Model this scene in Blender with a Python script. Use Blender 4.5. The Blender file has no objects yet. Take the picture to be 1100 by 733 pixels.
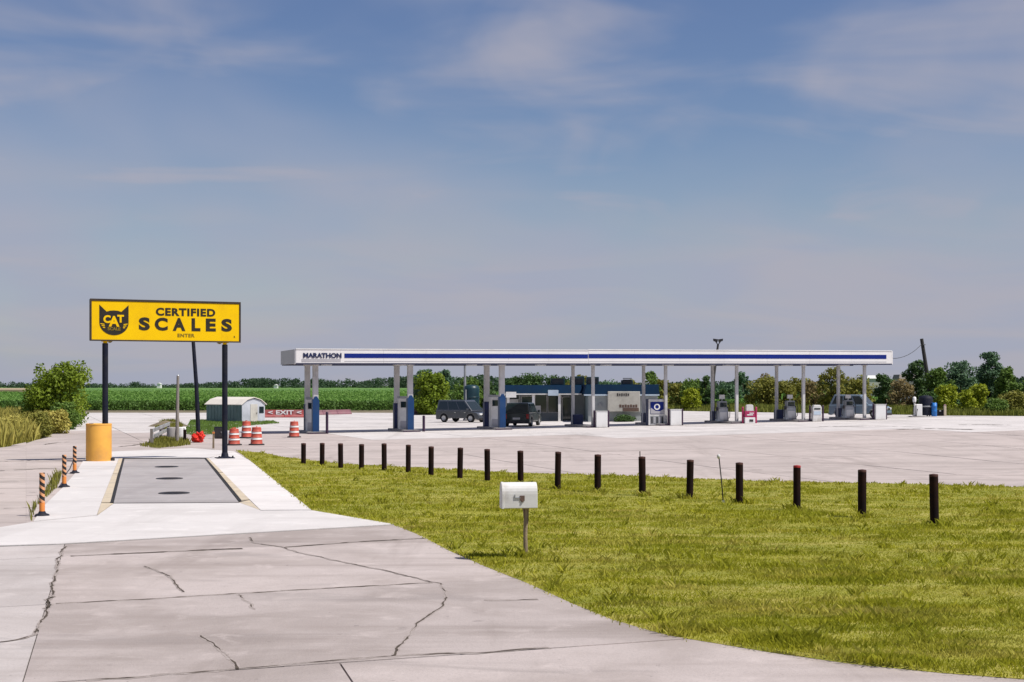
import bpy, bmesh, math, random
import numpy as np
from mathutils import Vector, Matrix, noise

random.seed(7); np.random.seed(7)
R = math.radians
scene = bpy.context.scene
col = scene.collection

# ------------------------------------------------------------------ camera
CAM_H, FPX, HOR = 3.0, 1560.0, 415.0
cam_d = bpy.data.cameras.new('camera'); cam = bpy.data.objects.new('camera', cam_d)
col.objects.link(cam); scene.camera = cam
cam.location = (0, 0, CAM_H); cam.rotation_euler = (R(90), 0, 0)
cam_d.sensor_width = 36.0; cam_d.lens = 36.0 * FPX / 1100.0
cam_d.shift_y = (HOR - 366.5) / 1100.0
cam_d.clip_start = 0.1; cam_d.clip_end = 12000
scene.render.resolution_x = 1024; scene.render.resolution_y = 682

# ------------------------------------------------------------------ light
SUN_EL = R(57); SUN_DIR = Vector((0.93, -0.37, 0)).normalized()     # horizontal direction towards the sun
to_sun = Vector((SUN_DIR.x * math.cos(SUN_EL), SUN_DIR.y * math.cos(SUN_EL), math.sin(SUN_EL)))
sun_d = bpy.data.lights.new('sun', 'SUN'); sun = bpy.data.objects.new('sun', sun_d); col.objects.link(sun)
sun_d.energy = 4.0; sun_d.angle = R(0.8); sun_d.color = (1.0, 0.955, 0.89)
sun.rotation_euler = (-to_sun).to_track_quat('-Z', 'Y').to_euler()
sun.location = (40, -20, 60)

w = bpy.data.worlds.new('World'); scene.world = w; w.use_nodes = True
nt = w.node_tree; nt.nodes.clear()
def N(tree, t, **k):
    n = tree.nodes.new(t)
    for a, b in k.items(): setattr(n, a, b)
    return n
def mathn(tree, op, a, b=None, c=None, clamp=False):
    n = N(tree, 'ShaderNodeMath', operation=op); n.use_clamp = clamp
    for i, v in enumerate((a, b, c)):
        if v is None: continue
        if isinstance(v, (int, float)): n.inputs[i].default_value = v
        else: tree.links.new(v, n.inputs[i])
    return n.outputs[0]
def smooth(tree, v, lo, hi):
    n = N(tree, 'ShaderNodeMapRange', interpolation_type='SMOOTHSTEP')
    tree.links.new(v, n.inputs['Value']); n.inputs['From Min'].default_value = lo; n.inputs['From Max'].default_value = hi
    return n.outputs['Result']
sky = N(nt, 'ShaderNodeTexSky', sky_type='NISHITA'); sky.sun_disc = False
sky.sun_elevation = SUN_EL; sky.sun_rotation = math.atan2(SUN_DIR.x, SUN_DIR.y)
sky.air_density = 1.0; sky.dust_density = 0.6; sky.ozone_density = 1.6
tc = N(nt, 'ShaderNodeTexCoord'); sep = N(nt, 'ShaderNodeSeparateXYZ'); nt.links.new(tc.outputs['Generated'], sep.inputs[0])
zc = mathn(nt, 'MAXIMUM', sep.outputs['Z'], 0.0)
den = mathn(nt, 'ADD', zc, 0.20)
cu = mathn(nt, 'DIVIDE', sep.outputs['X'], den); cv = mathn(nt, 'DIVIDE', sep.outputs['Y'], den)
comb = N(nt, 'ShaderNodeCombineXYZ'); nt.links.new(cu, comb.inputs[0]); nt.links.new(cv, comb.inputs[1])
def wnoise(scale_xyz, loc, sc, det, rough, dist=0.0):
    mp = N(nt, 'ShaderNodeMapping'); mp.inputs['Scale'].default_value = scale_xyz; mp.inputs['Location'].default_value = loc
    nt.links.new(comb.outputs[0], mp.inputs[0])
    nz = N(nt, 'ShaderNodeTexNoise'); nz.inputs['Scale'].default_value = sc; nz.inputs['Detail'].default_value = det
    nz.inputs['Roughness'].default_value = rough; nz.inputs['Distortion'].default_value = dist
    nt.links.new(mp.outputs[0], nz.inputs['Vector']); return nz.outputs['Fac']
n_wisp = wnoise((0.75, 1.15, 1), (7.3, 1.1, 0), 2.2, 4.0, 0.45, 0.7)
n_fine = wnoise((1.6, 0.9, 1), (7.3, 4.2, 0), 3.0, 3.5, 0.45, 0.8)
n_big = wnoise((1.0, 0.55, 1), (9.2, 3.3, 0), 1.15, 3.0, 0.5, 0.3)
wisp = smooth(nt, mathn(nt, 'ADD', n_wisp, mathn(nt, 'MULTIPLY', mathn(nt, 'SUBTRACT', n_fine, 0.5), 0.30)), 0.38, 0.76)
# stratus veil that thickens towards the horizon, with a ragged upper edge
edge = mathn(nt, 'ADD', zc, mathn(nt, 'MULTIPLY', mathn(nt, 'SUBTRACT', n_big, 0.5), -0.30))
edge = mathn(nt, 'ADD', edge, mathn(nt, 'MULTIPLY', mathn(nt, 'SUBTRACT', n_fine, 0.5), -0.035))
veil = mathn(nt, 'SUBTRACT', 1.0, smooth(nt, edge, 0.03, 0.22))
veil = mathn(nt, 'MULTIPLY', veil, 0.93)
cloud = mathn(nt, 'MAXIMUM', veil, mathn(nt, 'MULTIPLY', wisp, 0.80), clamp=True)
ccol = N(nt, 'ShaderNodeMix', data_type='RGBA')                 # veil colour drifts a little between mauve and warm grey
ccol.inputs['A'].default_value = (2.85, 3.02, 3.85, 1); ccol.inputs['B'].default_value = (3.20, 3.15, 3.72, 1)
nt.links.new(smooth(nt, n_wisp, 0.35, 0.65), ccol.inputs['Factor'])
sat = N(nt, 'ShaderNodeHueSaturation'); sat.inputs['Hue'].default_value = 0.516; sat.inputs['Saturation'].default_value = 1.15; sat.inputs['Value'].default_value = 0.66
nt.links.new(sky.outputs[0], sat.inputs['Color'])
mixc = N(nt, 'ShaderNodeMix', data_type='RGBA')
nt.links.new(cloud, mixc.inputs['Factor']); nt.links.new(sat.outputs[0], mixc.inputs['A']); nt.links.new(ccol.outputs['Result'], mixc.inputs['B'])
bg = N(nt, 'ShaderNodeBackground'); bg.inputs['Strength'].default_value = 0.1
nt.links.new(mixc.outputs['Result'], bg.inputs['Color'])
wo = N(nt, 'ShaderNodeOutputWorld'); nt.links.new(bg.outputs[0], wo.inputs['Surface'])

vs = scene.view_settings
vs.view_transform = 'Standard'; vs.look = 'None'; vs.gamma = 1.0; vs.exposure = 0.38; vs.use_curve_mapping = False

# ------------------------------------------------------------------ helpers: terrain and measuring
def sstep(a, b, x):
    t = min(1.0, max(0.0, (x - a) / (b - a))); return t * t * (3 - 2 * t)
def gz(x, y):                                   # the forecourt rises gently to the right
    t = min(1.15, max(0.0, (x + 14.0) / 42.0)) ** 1.3
    return 0.65 * t * sstep(50, 84, y)
def G(px, py):                                  # a measured spot on the ground
    z = 0.0
    for _ in range(14):
        d = (CAM_H - z) * FPX / (py - HOR); x = (px - 550.0) * d / FPX; z = gz(x, d)
    return Vector((x, d, z))
def AT(px, d):                                  # ground spot at a bearing and a distance
    x = (px - 550.0) * d / FPX
    return Vector((x, d, gz(x, d)))
def HZ(py, d): return CAM_H - (py - HOR) * d / FPX   # height of a measured level at a distance

# ------------------------------------------------------------------ helpers: materials
MATS = {}
def mat(name, c1, c2=None, scale=3.0, rough=0.7, bump=0.0, bscale=40.0, metal=0.0, detail=5.0, c3=None, scale3=0.4, trans=0.0, stretch=None, spec=0.4, island=False, coat=0.0):
    if name in MATS: return MATS[name]
    m = bpy.data.materials.new(name); m.use_nodes = True; t = m.node_tree; b = t.nodes['Principled BSDF']
    MATS[name] = m
    b.inputs['Roughness'].default_value = rough; b.inputs['Metallic'].default_value = metal
    b.inputs['Specular IOR Level'].default_value = spec
    if coat: b.inputs['Coat Weight'].default_value = coat; b.inputs['Coat Roughness'].default_value = 0.08
    tcn = N(t, 'ShaderNodeTexCoord'); vec = tcn.outputs['Object']
    if stretch:
        mp = N(t, 'ShaderNodeMapping'); mp.inputs['Rotation'].default_value = (0, 0, stretch[0]); mp.inputs['Scale'].default_value = stretch[1]
        t.links.new(vec, mp.inputs[0]); svec = mp.outputs[0]
    else: svec = vec
    if c2 is None: c2 = tuple(min(1, v * 0.82) for v in c1)
    mx = N(t, 'ShaderNodeMix', data_type='RGBA'); mx.inputs['A'].default_value = (*c1, 1); mx.inputs['B'].default_value = (*c2, 1)
    nz = N(t, 'ShaderNodeTexNoise'); nz.inputs['Scale'].default_value = scale; nz.inputs['Detail'].default_value = detail; nz.inputs['Roughness'].default_value = 0.62
    t.links.new(svec, nz.inputs['Vector'])
    f = smooth(t, nz.outputs['Fac'], 0.32, 0.68)
    if island:
        gi = N(t, 'ShaderNodeNewGeometry')
        f = mathn(t, 'ADD', mathn(t, 'MULTIPLY', f, 0.5), mathn(t, 'MULTIPLY', gi.outputs['Random Per Island'], 0.5))
    t.links.new(f, mx.inputs['Factor']); out = mx.outputs['Result']
    if c3:
        mx3 = N(t, 'ShaderNodeMix', data_type='RGBA'); mx3.inputs['B'].default_value = (*c3, 1)
        n3 = N(t, 'ShaderNodeTexNoise'); n3.inputs['Scale'].default_value = scale3; n3.inputs['Detail'].default_value = 6.0; n3.inputs['Roughness'].default_value = 0.65
        t.links.new(svec if stretch else vec, n3.inputs['Vector'])
        t.links.new(smooth(t, n3.outputs['Fac'], 0.45, 0.75), mx3.inputs['Factor']); t.links.new(out, mx3.inputs['A']); out = mx3.outputs['Result']
    t.links.new(out, b.inputs['Base Color'])
    if bump:
        nb = N(t, 'ShaderNodeTexNoise'); nb.inputs['Scale'].default_value = bscale; nb.inputs['Detail'].default_value = 4.0
        t.links.new(vec, nb.inputs['Vector'])
        bp = N(t, 'ShaderNodeBump'); bp.inputs['Strength'].default_value = bump; bp.inputs['Distance'].default_value = 0.02
        t.links.new(nb.outputs['Fac'], bp.inputs['Height']); t.links.new(bp.outputs[0], b.inputs['Normal'])
    if trans:
        tr = N(t, 'ShaderNodeBsdfTranslucent'); ms = N(t, 'ShaderNodeMixShader'); ms.inputs[0].default_value = trans
        t.links.new(out, tr.inputs['Color']); t.links.new(b.outputs[0], ms.inputs[1]); t.links.new(tr.outputs[0], ms.inputs[2])
        t.links.new(ms.outputs[0], t.nodes['Material Output'].inputs['Surface'])
    return m
def glass(name, c):
    m = mat(name, c, c, rough=0.06, spec=0.7); return m

DRV = math.atan2(-0.253, 1.0)                   # heading of the driveway (radians left of straight ahead)
def concrete(name, base, stain, dirt, grain=1.0, seamdir=DRV):
    """weathered slab concrete: broad blotches, drag streaks along the lane, speckle, small pits"""
    m = bpy.data.materials.new(name); m.use_nodes = True; t = m.node_tree; b = t.nodes['Principled BSDF']; MATS[name] = m
    b.inputs['Roughness'].default_value = 0.88; b.inputs['Specular IOR Level'].default_value = 0.25
    tcn = N(t, 'ShaderNodeTexCoord'); vec = tcn.outputs['Object']
    def nz(sc, det, mp=None, dist=0.0):
        n = N(t, 'ShaderNodeTexNoise'); n.inputs['Scale'].default_value = sc; n.inputs['Detail'].default_value = det; n.inputs['Roughness'].default_value = 0.6
        n.inputs['Distortion'].default_value = dist
        if mp:
            q = N(t, 'ShaderNodeMapping'); q.inputs['Rotation'].default_value = (0, 0, mp[0]); q.inputs['Scale'].default_value = mp[1]
            t.links.new(vec, q.inputs[0]); t.links.new(q.outputs[0], n.inputs['Vector'])
        else: t.links.new(vec, n.inputs['Vector'])
        return n.outputs['Fac']
    def mixin(cur, c, f):
        x = N(t, 'ShaderNodeMix', data_type='RGBA'); x.inputs['B'].default_value = (*c, 1)
        if isinstance(cur, tuple): x.inputs['A'].default_value = (*cur, 1)
        else: t.links.new(cur, x.inputs['A'])
        t.links.new(f, x.inputs['Factor']); return x.outputs['Result']
    oi = N(t, 'ShaderNodeObjectInfo')
    c = mixin(base, stain, smooth(t, nz(0.33, 6, None, 0.6), 0.38, 0.66))
    c = mixin(c, tuple(v * 1.13 for v in base), mathn(t, 'MULTIPLY', smooth(t, nz(0.9, 5, None, 0.3), 0.5, 0.75), 0.55))
    c = mixin(c, dirt, mathn(t, 'MULTIPLY', smooth(t, nz(1.0, 6, (seamdir, (0.09, 0.75, 1))), 0.47, 0.72), 0.62))
    c = mixin(c, dirt, mathn(t, 'MULTIPLY', smooth(t, nz(0.8, 6, (seamdir, (1.1, 0.10, 1))), 0.52, 0.74), 0.5))
    c = mixin(c, tuple(v * 0.72 for v in base), mathn(t, 'MULTIPLY', smooth(t, nz(22, 5), 0.48, 0.75), 0.5 * grain))
    c = mixin(c, tuple(v * 0.35 for v in base), mathn(t, 'MULTIPLY', smooth(t, nz(5.5, 7), 0.66, 0.74), 0.6 * grain))
    c = mixin(c, tuple(v * 0.62 for v in base), mathn(t, 'MULTIPLY', smooth(t, nz(0.75, 7, (seamdir - 0.1, (0.30, 1.0, 1)), 0.8), 0.56, 0.70), 0.6 * grain))
    c = mixin(c, tuple(v * 0.55 for v in base), mathn(t, 'MULTIPLY', smooth(t, nz(1.7, 2), 0.70, 0.78), 0.5 * grain))
    c = mixin(c, tuple(min(0.8, v * 1.22) for v in base), mathn(t, 'MULTIPLY', smooth(t, nz(1.4, 8, None, 0.5), 0.55, 0.72), 0.5))
    hv = N(t, 'ShaderNodeHueSaturation'); t.links.new(c, hv.inputs['Color'])
    t.links.new(mathn(t, 'ADD', mathn(t, 'MULTIPLY', oi.outputs['Random'], 0.12), 0.94), hv.inputs['Value'])
    t.links.new(hv.outputs[0], b.inputs['Base Color'])
    bp = N(t, 'ShaderNodeBump'); bp.inputs['Strength'].default_value = 0.35; bp.inputs['Distance'].default_value = 0.02
    t.links.new(mathn(t, 'ADD', nz(30, 5), mathn(t, 'MULTIPLY', nz(2.2, 3), 1.2)), bp.inputs['Height']); t.links.new(bp.outputs[0], b.inputs['Normal'])
    return m

M_OLD = concrete('concrete_old', (0.435, 0.377, 0.354), (0.335, 0.285, 0.262), (0.225, 0.185, 0.165))
M_OLD2 = concrete('concrete_old_patch', (0.475, 0.43, 0.41), (0.41, 0.365, 0.345), (0.30, 0.26, 0.24))
M_NEW = concrete('concrete_new', (0.63, 0.595, 0.575), (0.585, 0.55, 0.53), (0.49, 0.455, 0.435), 0.5)
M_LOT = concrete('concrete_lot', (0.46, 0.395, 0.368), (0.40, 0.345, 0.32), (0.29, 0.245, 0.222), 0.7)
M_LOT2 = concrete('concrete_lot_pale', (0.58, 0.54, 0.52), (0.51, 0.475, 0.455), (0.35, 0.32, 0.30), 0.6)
M_DECK = concrete('concrete_deck', (0.395, 0.365, 0.36), (0.35, 0.32, 0.315), (0.28, 0.255, 0.25), 0.7)
M_LEFT = concrete('concrete_left_lane', (0.47, 0.405, 0.375), (0.40, 0.345, 0.315), (0.25, 0.21, 0.18), 0.9)
M_JOINT = mat('joint_dirt', (0.10, 0.085, 0.07), (0.055, 0.047, 0.038), 9.0, 0.95)
M_CRACK = mat('crack_dirt', (0.05, 0.036, 0.028), (0.085, 0.066, 0.046), 6.0, 0.95)
M_CREAM = mat('steel_edge_cream', (0.60, 0.50, 0.36), (0.50, 0.42, 0.31), 2.0, 0.7, 0.1, c3=(0.42, 0.36, 0.28), scale3=1.6)
M_RUBBER = mat('rubber_black', (0.012, 0.012, 0.014), (0.03, 0.028, 0.028), 6.0, 0.85)
M_DARKMETAL = mat('metal_dark', (0.03, 0.03, 0.038), (0.05, 0.045, 0.045), 5.0, 0.5, metal=0.2)
M_NAVYPAINT = mat('paint_navy_black', (0.010, 0.013, 0.028), (0.022, 0.022, 0.03), 3.0, 0.6, spec=0.12)
M_YELLOW = mat('sign_yellow', (0.93, 0.58, 0.002), (0.90, 0.545, 0.002), 0.8, 0.6, c3=(0.80, 0.47, 0.006), scale3=0.9, spec=0.12)
M_BLACKVINYL = mat('vinyl_black', (0.018, 0.014, 0.010), (0.03, 0.022, 0.014), 2.0, 0.5)
M_OLIVEPRINT = mat('print_olive', (0.25, 0.17, 0.01), (0.18, 0.12, 0.01), 2.0, 0.5)
M_FRAME = mat('sign_frame', (0.03, 0.022, 0.018), (0.055, 0.038, 0.025), 3.0, 0.5)
M_ORANGECYL = mat('paint_amber', (0.82, 0.42, 0.07), (0.74, 0.36, 0.06), 1.2, 0.6, 0.15, 14, c3=(0.58, 0.30, 0.08), scale3=1.1)
M_STRIPEOR = mat('paint_orange', (0.74, 0.26, 0.05), (0.62, 0.20, 0.05), 6, 0.6)
M_WHITE = mat('paint_white', (0.84, 0.83, 0.81), (0.80, 0.79, 0.77), 1.5, 0.45, c3=(0.66, 0.64, 0.61), scale3=0.6)
M_WHITEG = mat('paint_white_grimy', (0.72, 0.71, 0.69), (0.60, 0.59, 0.57), 2.0, 0.55, c3=(0.42, 0.39, 0.35), scale3=1.3)
M_FASCIA = mat('fascia_white', (0.80, 0.78, 0.77), (0.76, 0.74, 0.735), 0.8, 0.35, c3=(0.70, 0.67, 0.65), scale3=0.35)
M_FASCIAG = mat('fascia_grey', (0.44, 0.43, 0.45), (0.40, 0.39, 0.41), 0.8, 0.45)
M_BLUE = mat('stripe_blue', (0.006, 0.022, 0.20), (0.007, 0.02, 0.175), 1.0, 0.45, spec=0.2)
M_BLUEC = mat('column_blue', (0.005, 0.045, 0.15), (0.005, 0.036, 0.12), 1.5, 0.4, c3=(0.02, 0.06, 0.15), scale3=1.2)
M_NAVY = mat('paint_navy', (0.006, 0.016, 0.085), (0.01, 0.016, 0.06), 2.0, 0.5)
M_COLGREY = mat('column_grey', (0.56, 0.55, 0.55), (0.48, 0.47, 0.47), 1.2, 0.5, c3=(0.36, 0.34, 0.32), scale3=0.8)
M_SOFFIT = mat('soffit', (0.50, 0.50, 0.52), (0.42, 0.42, 0.44), 0.7, 0.6)
M_EDGE = mat('drip_edge_dark', (0.03, 0.035, 0.075), (0.045, 0.045, 0.08), 2.0, 0.5)
M_GALV = mat('galvanised', (0.50, 0.51, 0.52), (0.38, 0.39, 0.40), 3.0, 0.42, metal=0.4, c3=(0.24, 0.20, 0.17), scale3=2.0)
M_GREYP = mat('paint_grey', (0.30, 0.31, 0.32), (0.24, 0.25, 0.26), 2.0, 0.5)
M_WALL = mat('wall_grey', (0.33, 0.36, 0.365), (0.29, 0.315, 0.32), 0.8, 0.7, 0.1, c3=(0.24, 0.26, 0.265), scale3=0.5)
M_WALLD = mat('wall_teal_grey', (0.20, 0.25, 0.25), (0.16, 0.20, 0.20), 0.8, 0.7)
M_ROOFB = mat('roof_blue', (0.004, 0.022, 0.056), (0.005, 0.019, 0.045), 1.2, 0.85, spec=0.1, c3=(0.006, 0.028, 0.05), scale3=0.8)
M_ROOFF = mat('roof_felt', (0.16, 0.16, 0.16), (0.11, 0.11, 0.11), 1.2, 0.9)
M_TRIM = mat('trim_pale_blue', (0.52, 0.62, 0.72), (0.44, 0.53, 0.62), 1.2, 0.5)
M_GLASS = glass('glass_dark', (0.015, 0.025, 0.028))
M_GLASSG = glass('glass_green', (0.03, 0.05, 0.042))
M_BEIGE = mat('board_beige', (0.53, 0.51, 0.45), (0.47, 0.45, 0.40), 1.5, 0.6, c3=(0.38, 0.36, 0.31), scale3=1.0)
M_BROWNP = mat('print_brown', (0.16, 0.10, 0.075), (0.11, 0.07, 0.055), 6.0, 0.6)
M_RED = mat('bag_red', (0.72, 0.035, 0.015), (0.55, 0.02, 0.012), 4.0, 0.5)
M_BARREL = mat('barrel_orange', (0.50, 0.085, 0.05), (0.42, 0.07, 0.045), 3.0, 0.55, c3=(0.42, 0.09, 0.06), scale3=3.0)
M_BARRIER = mat('barrier_red', (0.42, 0.09, 0.085), (0.34, 0.07, 0.07), 1.2, 0.7, c3=(0.36, 0.17, 0.16), scale3=1.0)
M_BARRIERP = mat('barrier_mauve', (0.24, 0.11, 0.13), (0.19, 0.09, 0.11), 1.2, 0.7, c3=(0.22, 0.16, 0.15), scale3=1.0)
M_BOLL = mat('bollard_brown_black', (0.012, 0.008, 0.009), (0.022, 0.011, 0.009), 4.0, 0.85, c3=(0.035, 0.014, 0.010), scale3=2.5, spec=0.08)
M_BOLLTOP = mat('bollard_rust_top', (0.07, 0.025, 0.018), (0.045, 0.018, 0.014), 8.0, 0.8)
M_BOLLRED = mat('bollard_red_top', (0.35, 0.02, 0.02), (0.22, 0.02, 0.02), 8.0, 0.7)
M_WOOD = mat('wood_weathered', (0.30, 0.23, 0.15), (0.20, 0.15, 0.10), 5.0, 0.85, 0.3, 30, stretch=(0, (6, 6, 0.6)))
M_WOODG = mat('wood_grey', (0.28, 0.25, 0.22), (0.19, 0.17, 0.15), 5.0, 0.85, 0.3, 30, stretch=(0, (6, 6, 0.6)))
M_POLE = mat('pole_dark', (0.030, 0.028, 0.030), (0.05, 0.045, 0.04), 4.0, 0.75, stretch=(0, (5, 5, 0.5)))
M_BARK = mat('bark', (0.10, 0.078, 0.055), (0.06, 0.045, 0.032), 6.0, 0.9, 0.4, 20, stretch=(0, (3, 3, 0.7)))
M_SHEDG = mat('shed_green_grey', (0.10, 0.17, 0.17), (0.085, 0.145, 0.145), 1.0, 0.6, c3=(0.07, 0.11, 0.11), scale3=0.6)
M_SHEDM = mat('shed_metal', (0.50, 0.52, 0.56), (0.42, 0.44, 0.48), 1.0, 0.5, c3=(0.33, 0.35, 0.38), scale3=0.7)
M_SHEDR = mat('shed_roof', (0.72, 0.66, 0.58), (0.64, 0.59, 0.52), 1.0, 0.6)
M_BLUEDRUM = mat('drum_blue', (0.02, 0.17, 0.50), (0.02, 0.13, 0.40), 3.0, 0.45)
M_MAGENTA = mat('panel_crimson', (0.42, 0.03, 0.11), (0.34, 0.025, 0.09), 3.0, 0.5)
M_GUARD = mat('guard_post_dark', (0.05, 0.02, 0.055), (0.03, 0.015, 0.035), 3.0, 0.6)
M_CHROME = mat('chrome', (0.70, 0.70, 0.72), (0.60, 0.60, 0.62), 2.0, 0.2, metal=0.9)
M_TYRE = mat('tyre', (0.018, 0.018, 0.019), (0.026, 0.025, 0.024), 6.0, 0.85)
M_LAMP = mat('headlamp_lens', (0.80, 0.80, 0.78), (0.70, 0.70, 0.70), 3.0, 0.1, spec=0.8)
M_TAIL = mat('taillamp_lens', (0.40, 0.015, 0.015), (0.30, 0.01, 0.01), 3.0, 0.15, spec=0.8)
M_VAN = mat('car_grey', (0.060, 0.068, 0.085), (0.052, 0.058, 0.072), 1.0, 0.3, spec=0.6, coat=0.6)
M_SUVG = mat('car_green_black', (0.018, 0.028, 0.022), (0.014, 0.022, 0.018), 1.0, 0.3, spec=0.6, coat=0.6)
M_SUVB = mat('car_steel_blue', (0.17, 0.23, 0.30), (0.14, 0.20, 0.26), 1.0, 0.28, spec=0.6, coat=0.6)
M_DIRT = mat('dirt_brown', (0.21, 0.165, 0.115), (0.13, 0.105, 0.065), 1.3, 0.95, 0.5, 5, c3=(0.09, 0.11, 0.035), scale3=0.7)
M_CURB = mat('island_kerb', (0.34, 0.32, 0.31), (0.24, 0.22, 0.21), 1.4, 0.9, 0.2, 12)
M_TANK = mat('tank_teal_black', (0.012, 0.045, 0.055), (0.01, 0.03, 0.04), 1.5, 0.4)
M_BROWNT = mat('print_dark', (0.045, 0.038, 0.036), (0.03, 0.028, 0.028), 3.0, 0.6)

def leafmat(name, a, b, c3=None): return mat(name, a, b, 0.9, 0.62, 0, trans=0.28, spec=0.25, island=True, c3=c3, scale3=0.8)
L_BRIGHT = leafmat('leaf_bright', (0.215, 0.285, 0.018), (0.115, 0.175, 0.013))
L_LIME = leafmat('leaf_lime', (0.36, 0.40, 0.020), (0.20, 0.255, 0.015))
L_MID = leafmat('leaf_mid', (0.152, 0.246, 0.041), (0.087, 0.152, 0.025))
L_DARK = leafmat('leaf_dark', (0.081, 0.150, 0.039), (0.047, 0.091, 0.026))
L_OLIVE = leafmat('leaf_olive', (0.270, 0.257, 0.043), (0.149, 0.155, 0.027))
L_BROWN = leafmat('leaf_tan', (0.333, 0.247, 0.103), (0.190, 0.155, 0.063))
L_BLUE = leafmat('leaf_bluegreen', (0.124, 0.215, 0.104), (0.072, 0.137, 0.072))
L_YELLOW = leafmat('leaf_yellow_weed', (0.54, 0.46, 0.12), (0.34, 0.32, 0.065))
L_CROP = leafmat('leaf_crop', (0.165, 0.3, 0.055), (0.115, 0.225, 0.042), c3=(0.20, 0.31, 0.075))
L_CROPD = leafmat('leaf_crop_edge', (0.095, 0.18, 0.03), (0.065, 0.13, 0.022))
L_FAR = leafmat('leaf_far_wood', (0.06, 0.105, 0.05), (0.042, 0.078, 0.04))

# ------------------------------------------------------------------ helpers: meshes
class MB:
    def __init__(s): s.v = []; s.f = []; s.mi = []; s.smooth = []
    def _add(s, vs, fs, mi=0, sm=False):
        o = len(s.v); s.v += [tuple(p) for p in vs]
        for f in fs: s.f.append(tuple(i + o for i in f)); s.mi.append(mi); s.smooth.append(sm)
        return s
    def box(s, x0, x1, y0, y1, z0, z1, mi=0, rot=None, piv=(0, 0, 0)):
        vs = [(x, y, z) for z in (z0, z1) for y in (y0, y1) for x in (x0, x1)]
        if rot is not None:
            pv = Vector(piv); vs = [tuple(rot @ (Vector(p) - pv) + pv) for p in vs]
        return s._add(vs, [(0, 2, 3, 1), (4, 5, 7, 6), (0, 1, 5, 4), (2, 6, 7, 3), (0, 4, 6, 2), (1, 3, 7, 5)], mi)
    def cyl(s, c, r, z0, z1, n=14, mi=0, r1=None, caps=True, sm=True):
        r1 = r if r1 is None else r1
        vs = [(c[0] + r * math.cos(2 * math.pi * i / n), c[1] + r * math.sin(2 * math.pi * i / n), z0) for i in range(n)]
        vs += [(c[0] + r1 * math.cos(2 * math.pi * i / n), c[1] + r1 * math.sin(2 * math.pi * i / n), z1) for i in range(n)]
        s._add(vs, [(i, (i + 1) % n, n + (i + 1) % n, n + i) for i in range(n)], mi, sm)
        if caps: s._add(vs, [tuple(range(n - 1, -1, -1)), tuple(range(n, 2 * n))], mi)
        return s
    def lathe(s, prof, n=16, c=(0, 0), mi=0, sm=True):
        vs = []; m = len(prof)
        for r, z in prof:
            for i in range(n): vs.append((c[0] + r * math.cos(2 * math.pi * i / n), c[1] + r * math.sin(2 * math.pi * i / n), z))
        fs = [(j * n + i, j * n + (i + 1) % n, (j + 1) * n + (i + 1) % n, (j + 1) * n + i) for j in range(m - 1) for i in range(n)]
        return s._add(vs, fs, mi, sm)
    def tube(s, pts, rad, n=6, mi=0, caps=True):
        pts = [Vector(p) for p in pts]; k = len(pts)
        if not isinstance(rad, (list, tuple)): rad = [rad] * k
        vs = []
        for i, p in enumerate(pts):
            d = (pts[min(i + 1, k - 1)] - pts[max(i - 1, 0)]).normalized()
            a = d.cross(Vector((0, 0, 1)) if abs(d.z) < 0.95 else Vector((1, 0, 0))).normalized(); b = d.cross(a)
            for j in range(n):
                t = 2 * math.pi * j / n; vs.append(tuple(p + (a * math.cos(t) + b * math.sin(t)) * rad[i]))
        fs = [(i * n + j, i * n + (j + 1) % n, (i + 1) * n + (j + 1) % n, (i + 1) * n + j) for i in range(k - 1) for j in range(n)]
        s._add(vs, fs, mi, True)
        if caps: s._add(vs, [tuple(range(n - 1, -1, -1)), tuple(range((k - 1) * n, k * n))], mi)
        return s
    def prism_xz(s, poly, y0, y1, mi=0):        # polygon in x,z pushed along y
        n = len(poly); vs = [(x, y0, z) for x, z in poly] + [(x, y1, z) for x, z in poly]
        return s._add(vs, [tuple(range(n)), tuple(range(2 * n - 1, n - 1, -1))] + [(i, n + i, n + (i + 1) % n, (i + 1) % n) for i in range(n)], mi)
    def prism_yz(s, poly, x0, x1, mi=0):
        n = len(poly); vs = [(x0, y, z) for y, z in poly] + [(x1, y, z) for y, z in poly]
        return s._add(vs, [tuple(range(n)), tuple(range(2 * n - 1, n - 1, -1))] + [(i, n + i, n + (i + 1) % n, (i + 1) % n) for i in range(n)], mi)
    def hexa(s, b, t, mi=0):                     # four bottom points, four top points
        return s._add(list(b) + list(t), [(3, 2, 1, 0), (4, 5, 6, 7), (0, 1, 5, 4), (1, 2, 6, 5), (2, 3, 7, 6), (3, 0, 4, 7)], mi)
    def build(s, name, m, parent=None, bevel=0.0, loc=None):
        me = bpy.data.meshes.new(name); me.from_pydata(s.v, [], s.f)
        ms = m if isinstance(m, (list, tuple)) else [m]
        for q in ms: me.materials.append(q)
        me.polygons.foreach_set('material_index', s.mi); me.polygons.foreach_set('use_smooth', s.smooth)
        bm = bmesh.new(); bm.from_mesh(me); bmesh.ops.recalc_face_normals(bm, faces=bm.faces); bm.to_mesh(me); bm.free()
        o = bpy.data.objects.new(name, me); col.objects.link(o)
        if parent: o.parent = parent
        if loc is not None: o.location = loc
        if bevel:
            bv = o.modifiers.new('bevel', 'BEVEL'); bv.width = bevel; bv.segments = 2; bv.limit_method = 'ANGLE'; bv.angle_limit = R(40)
        return o
def tag(o, label, cat, group=None, kind=None):
    if label: o['label'] = label
    if cat: o['category'] = cat
    if group: o['group'] = group
    if kind: o['kind'] = kind
    return o
def thing(name, label, cat, loc=(0, 0, 0), rz=0.0, group=None):
    o = bpy.data.objects.new(name, None); col.objects.link(o); o.empty_display_size = 0.2
    o.location = loc; o.rotation_euler = (0, 0, rz); return tag(o, label, cat, group)
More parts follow.
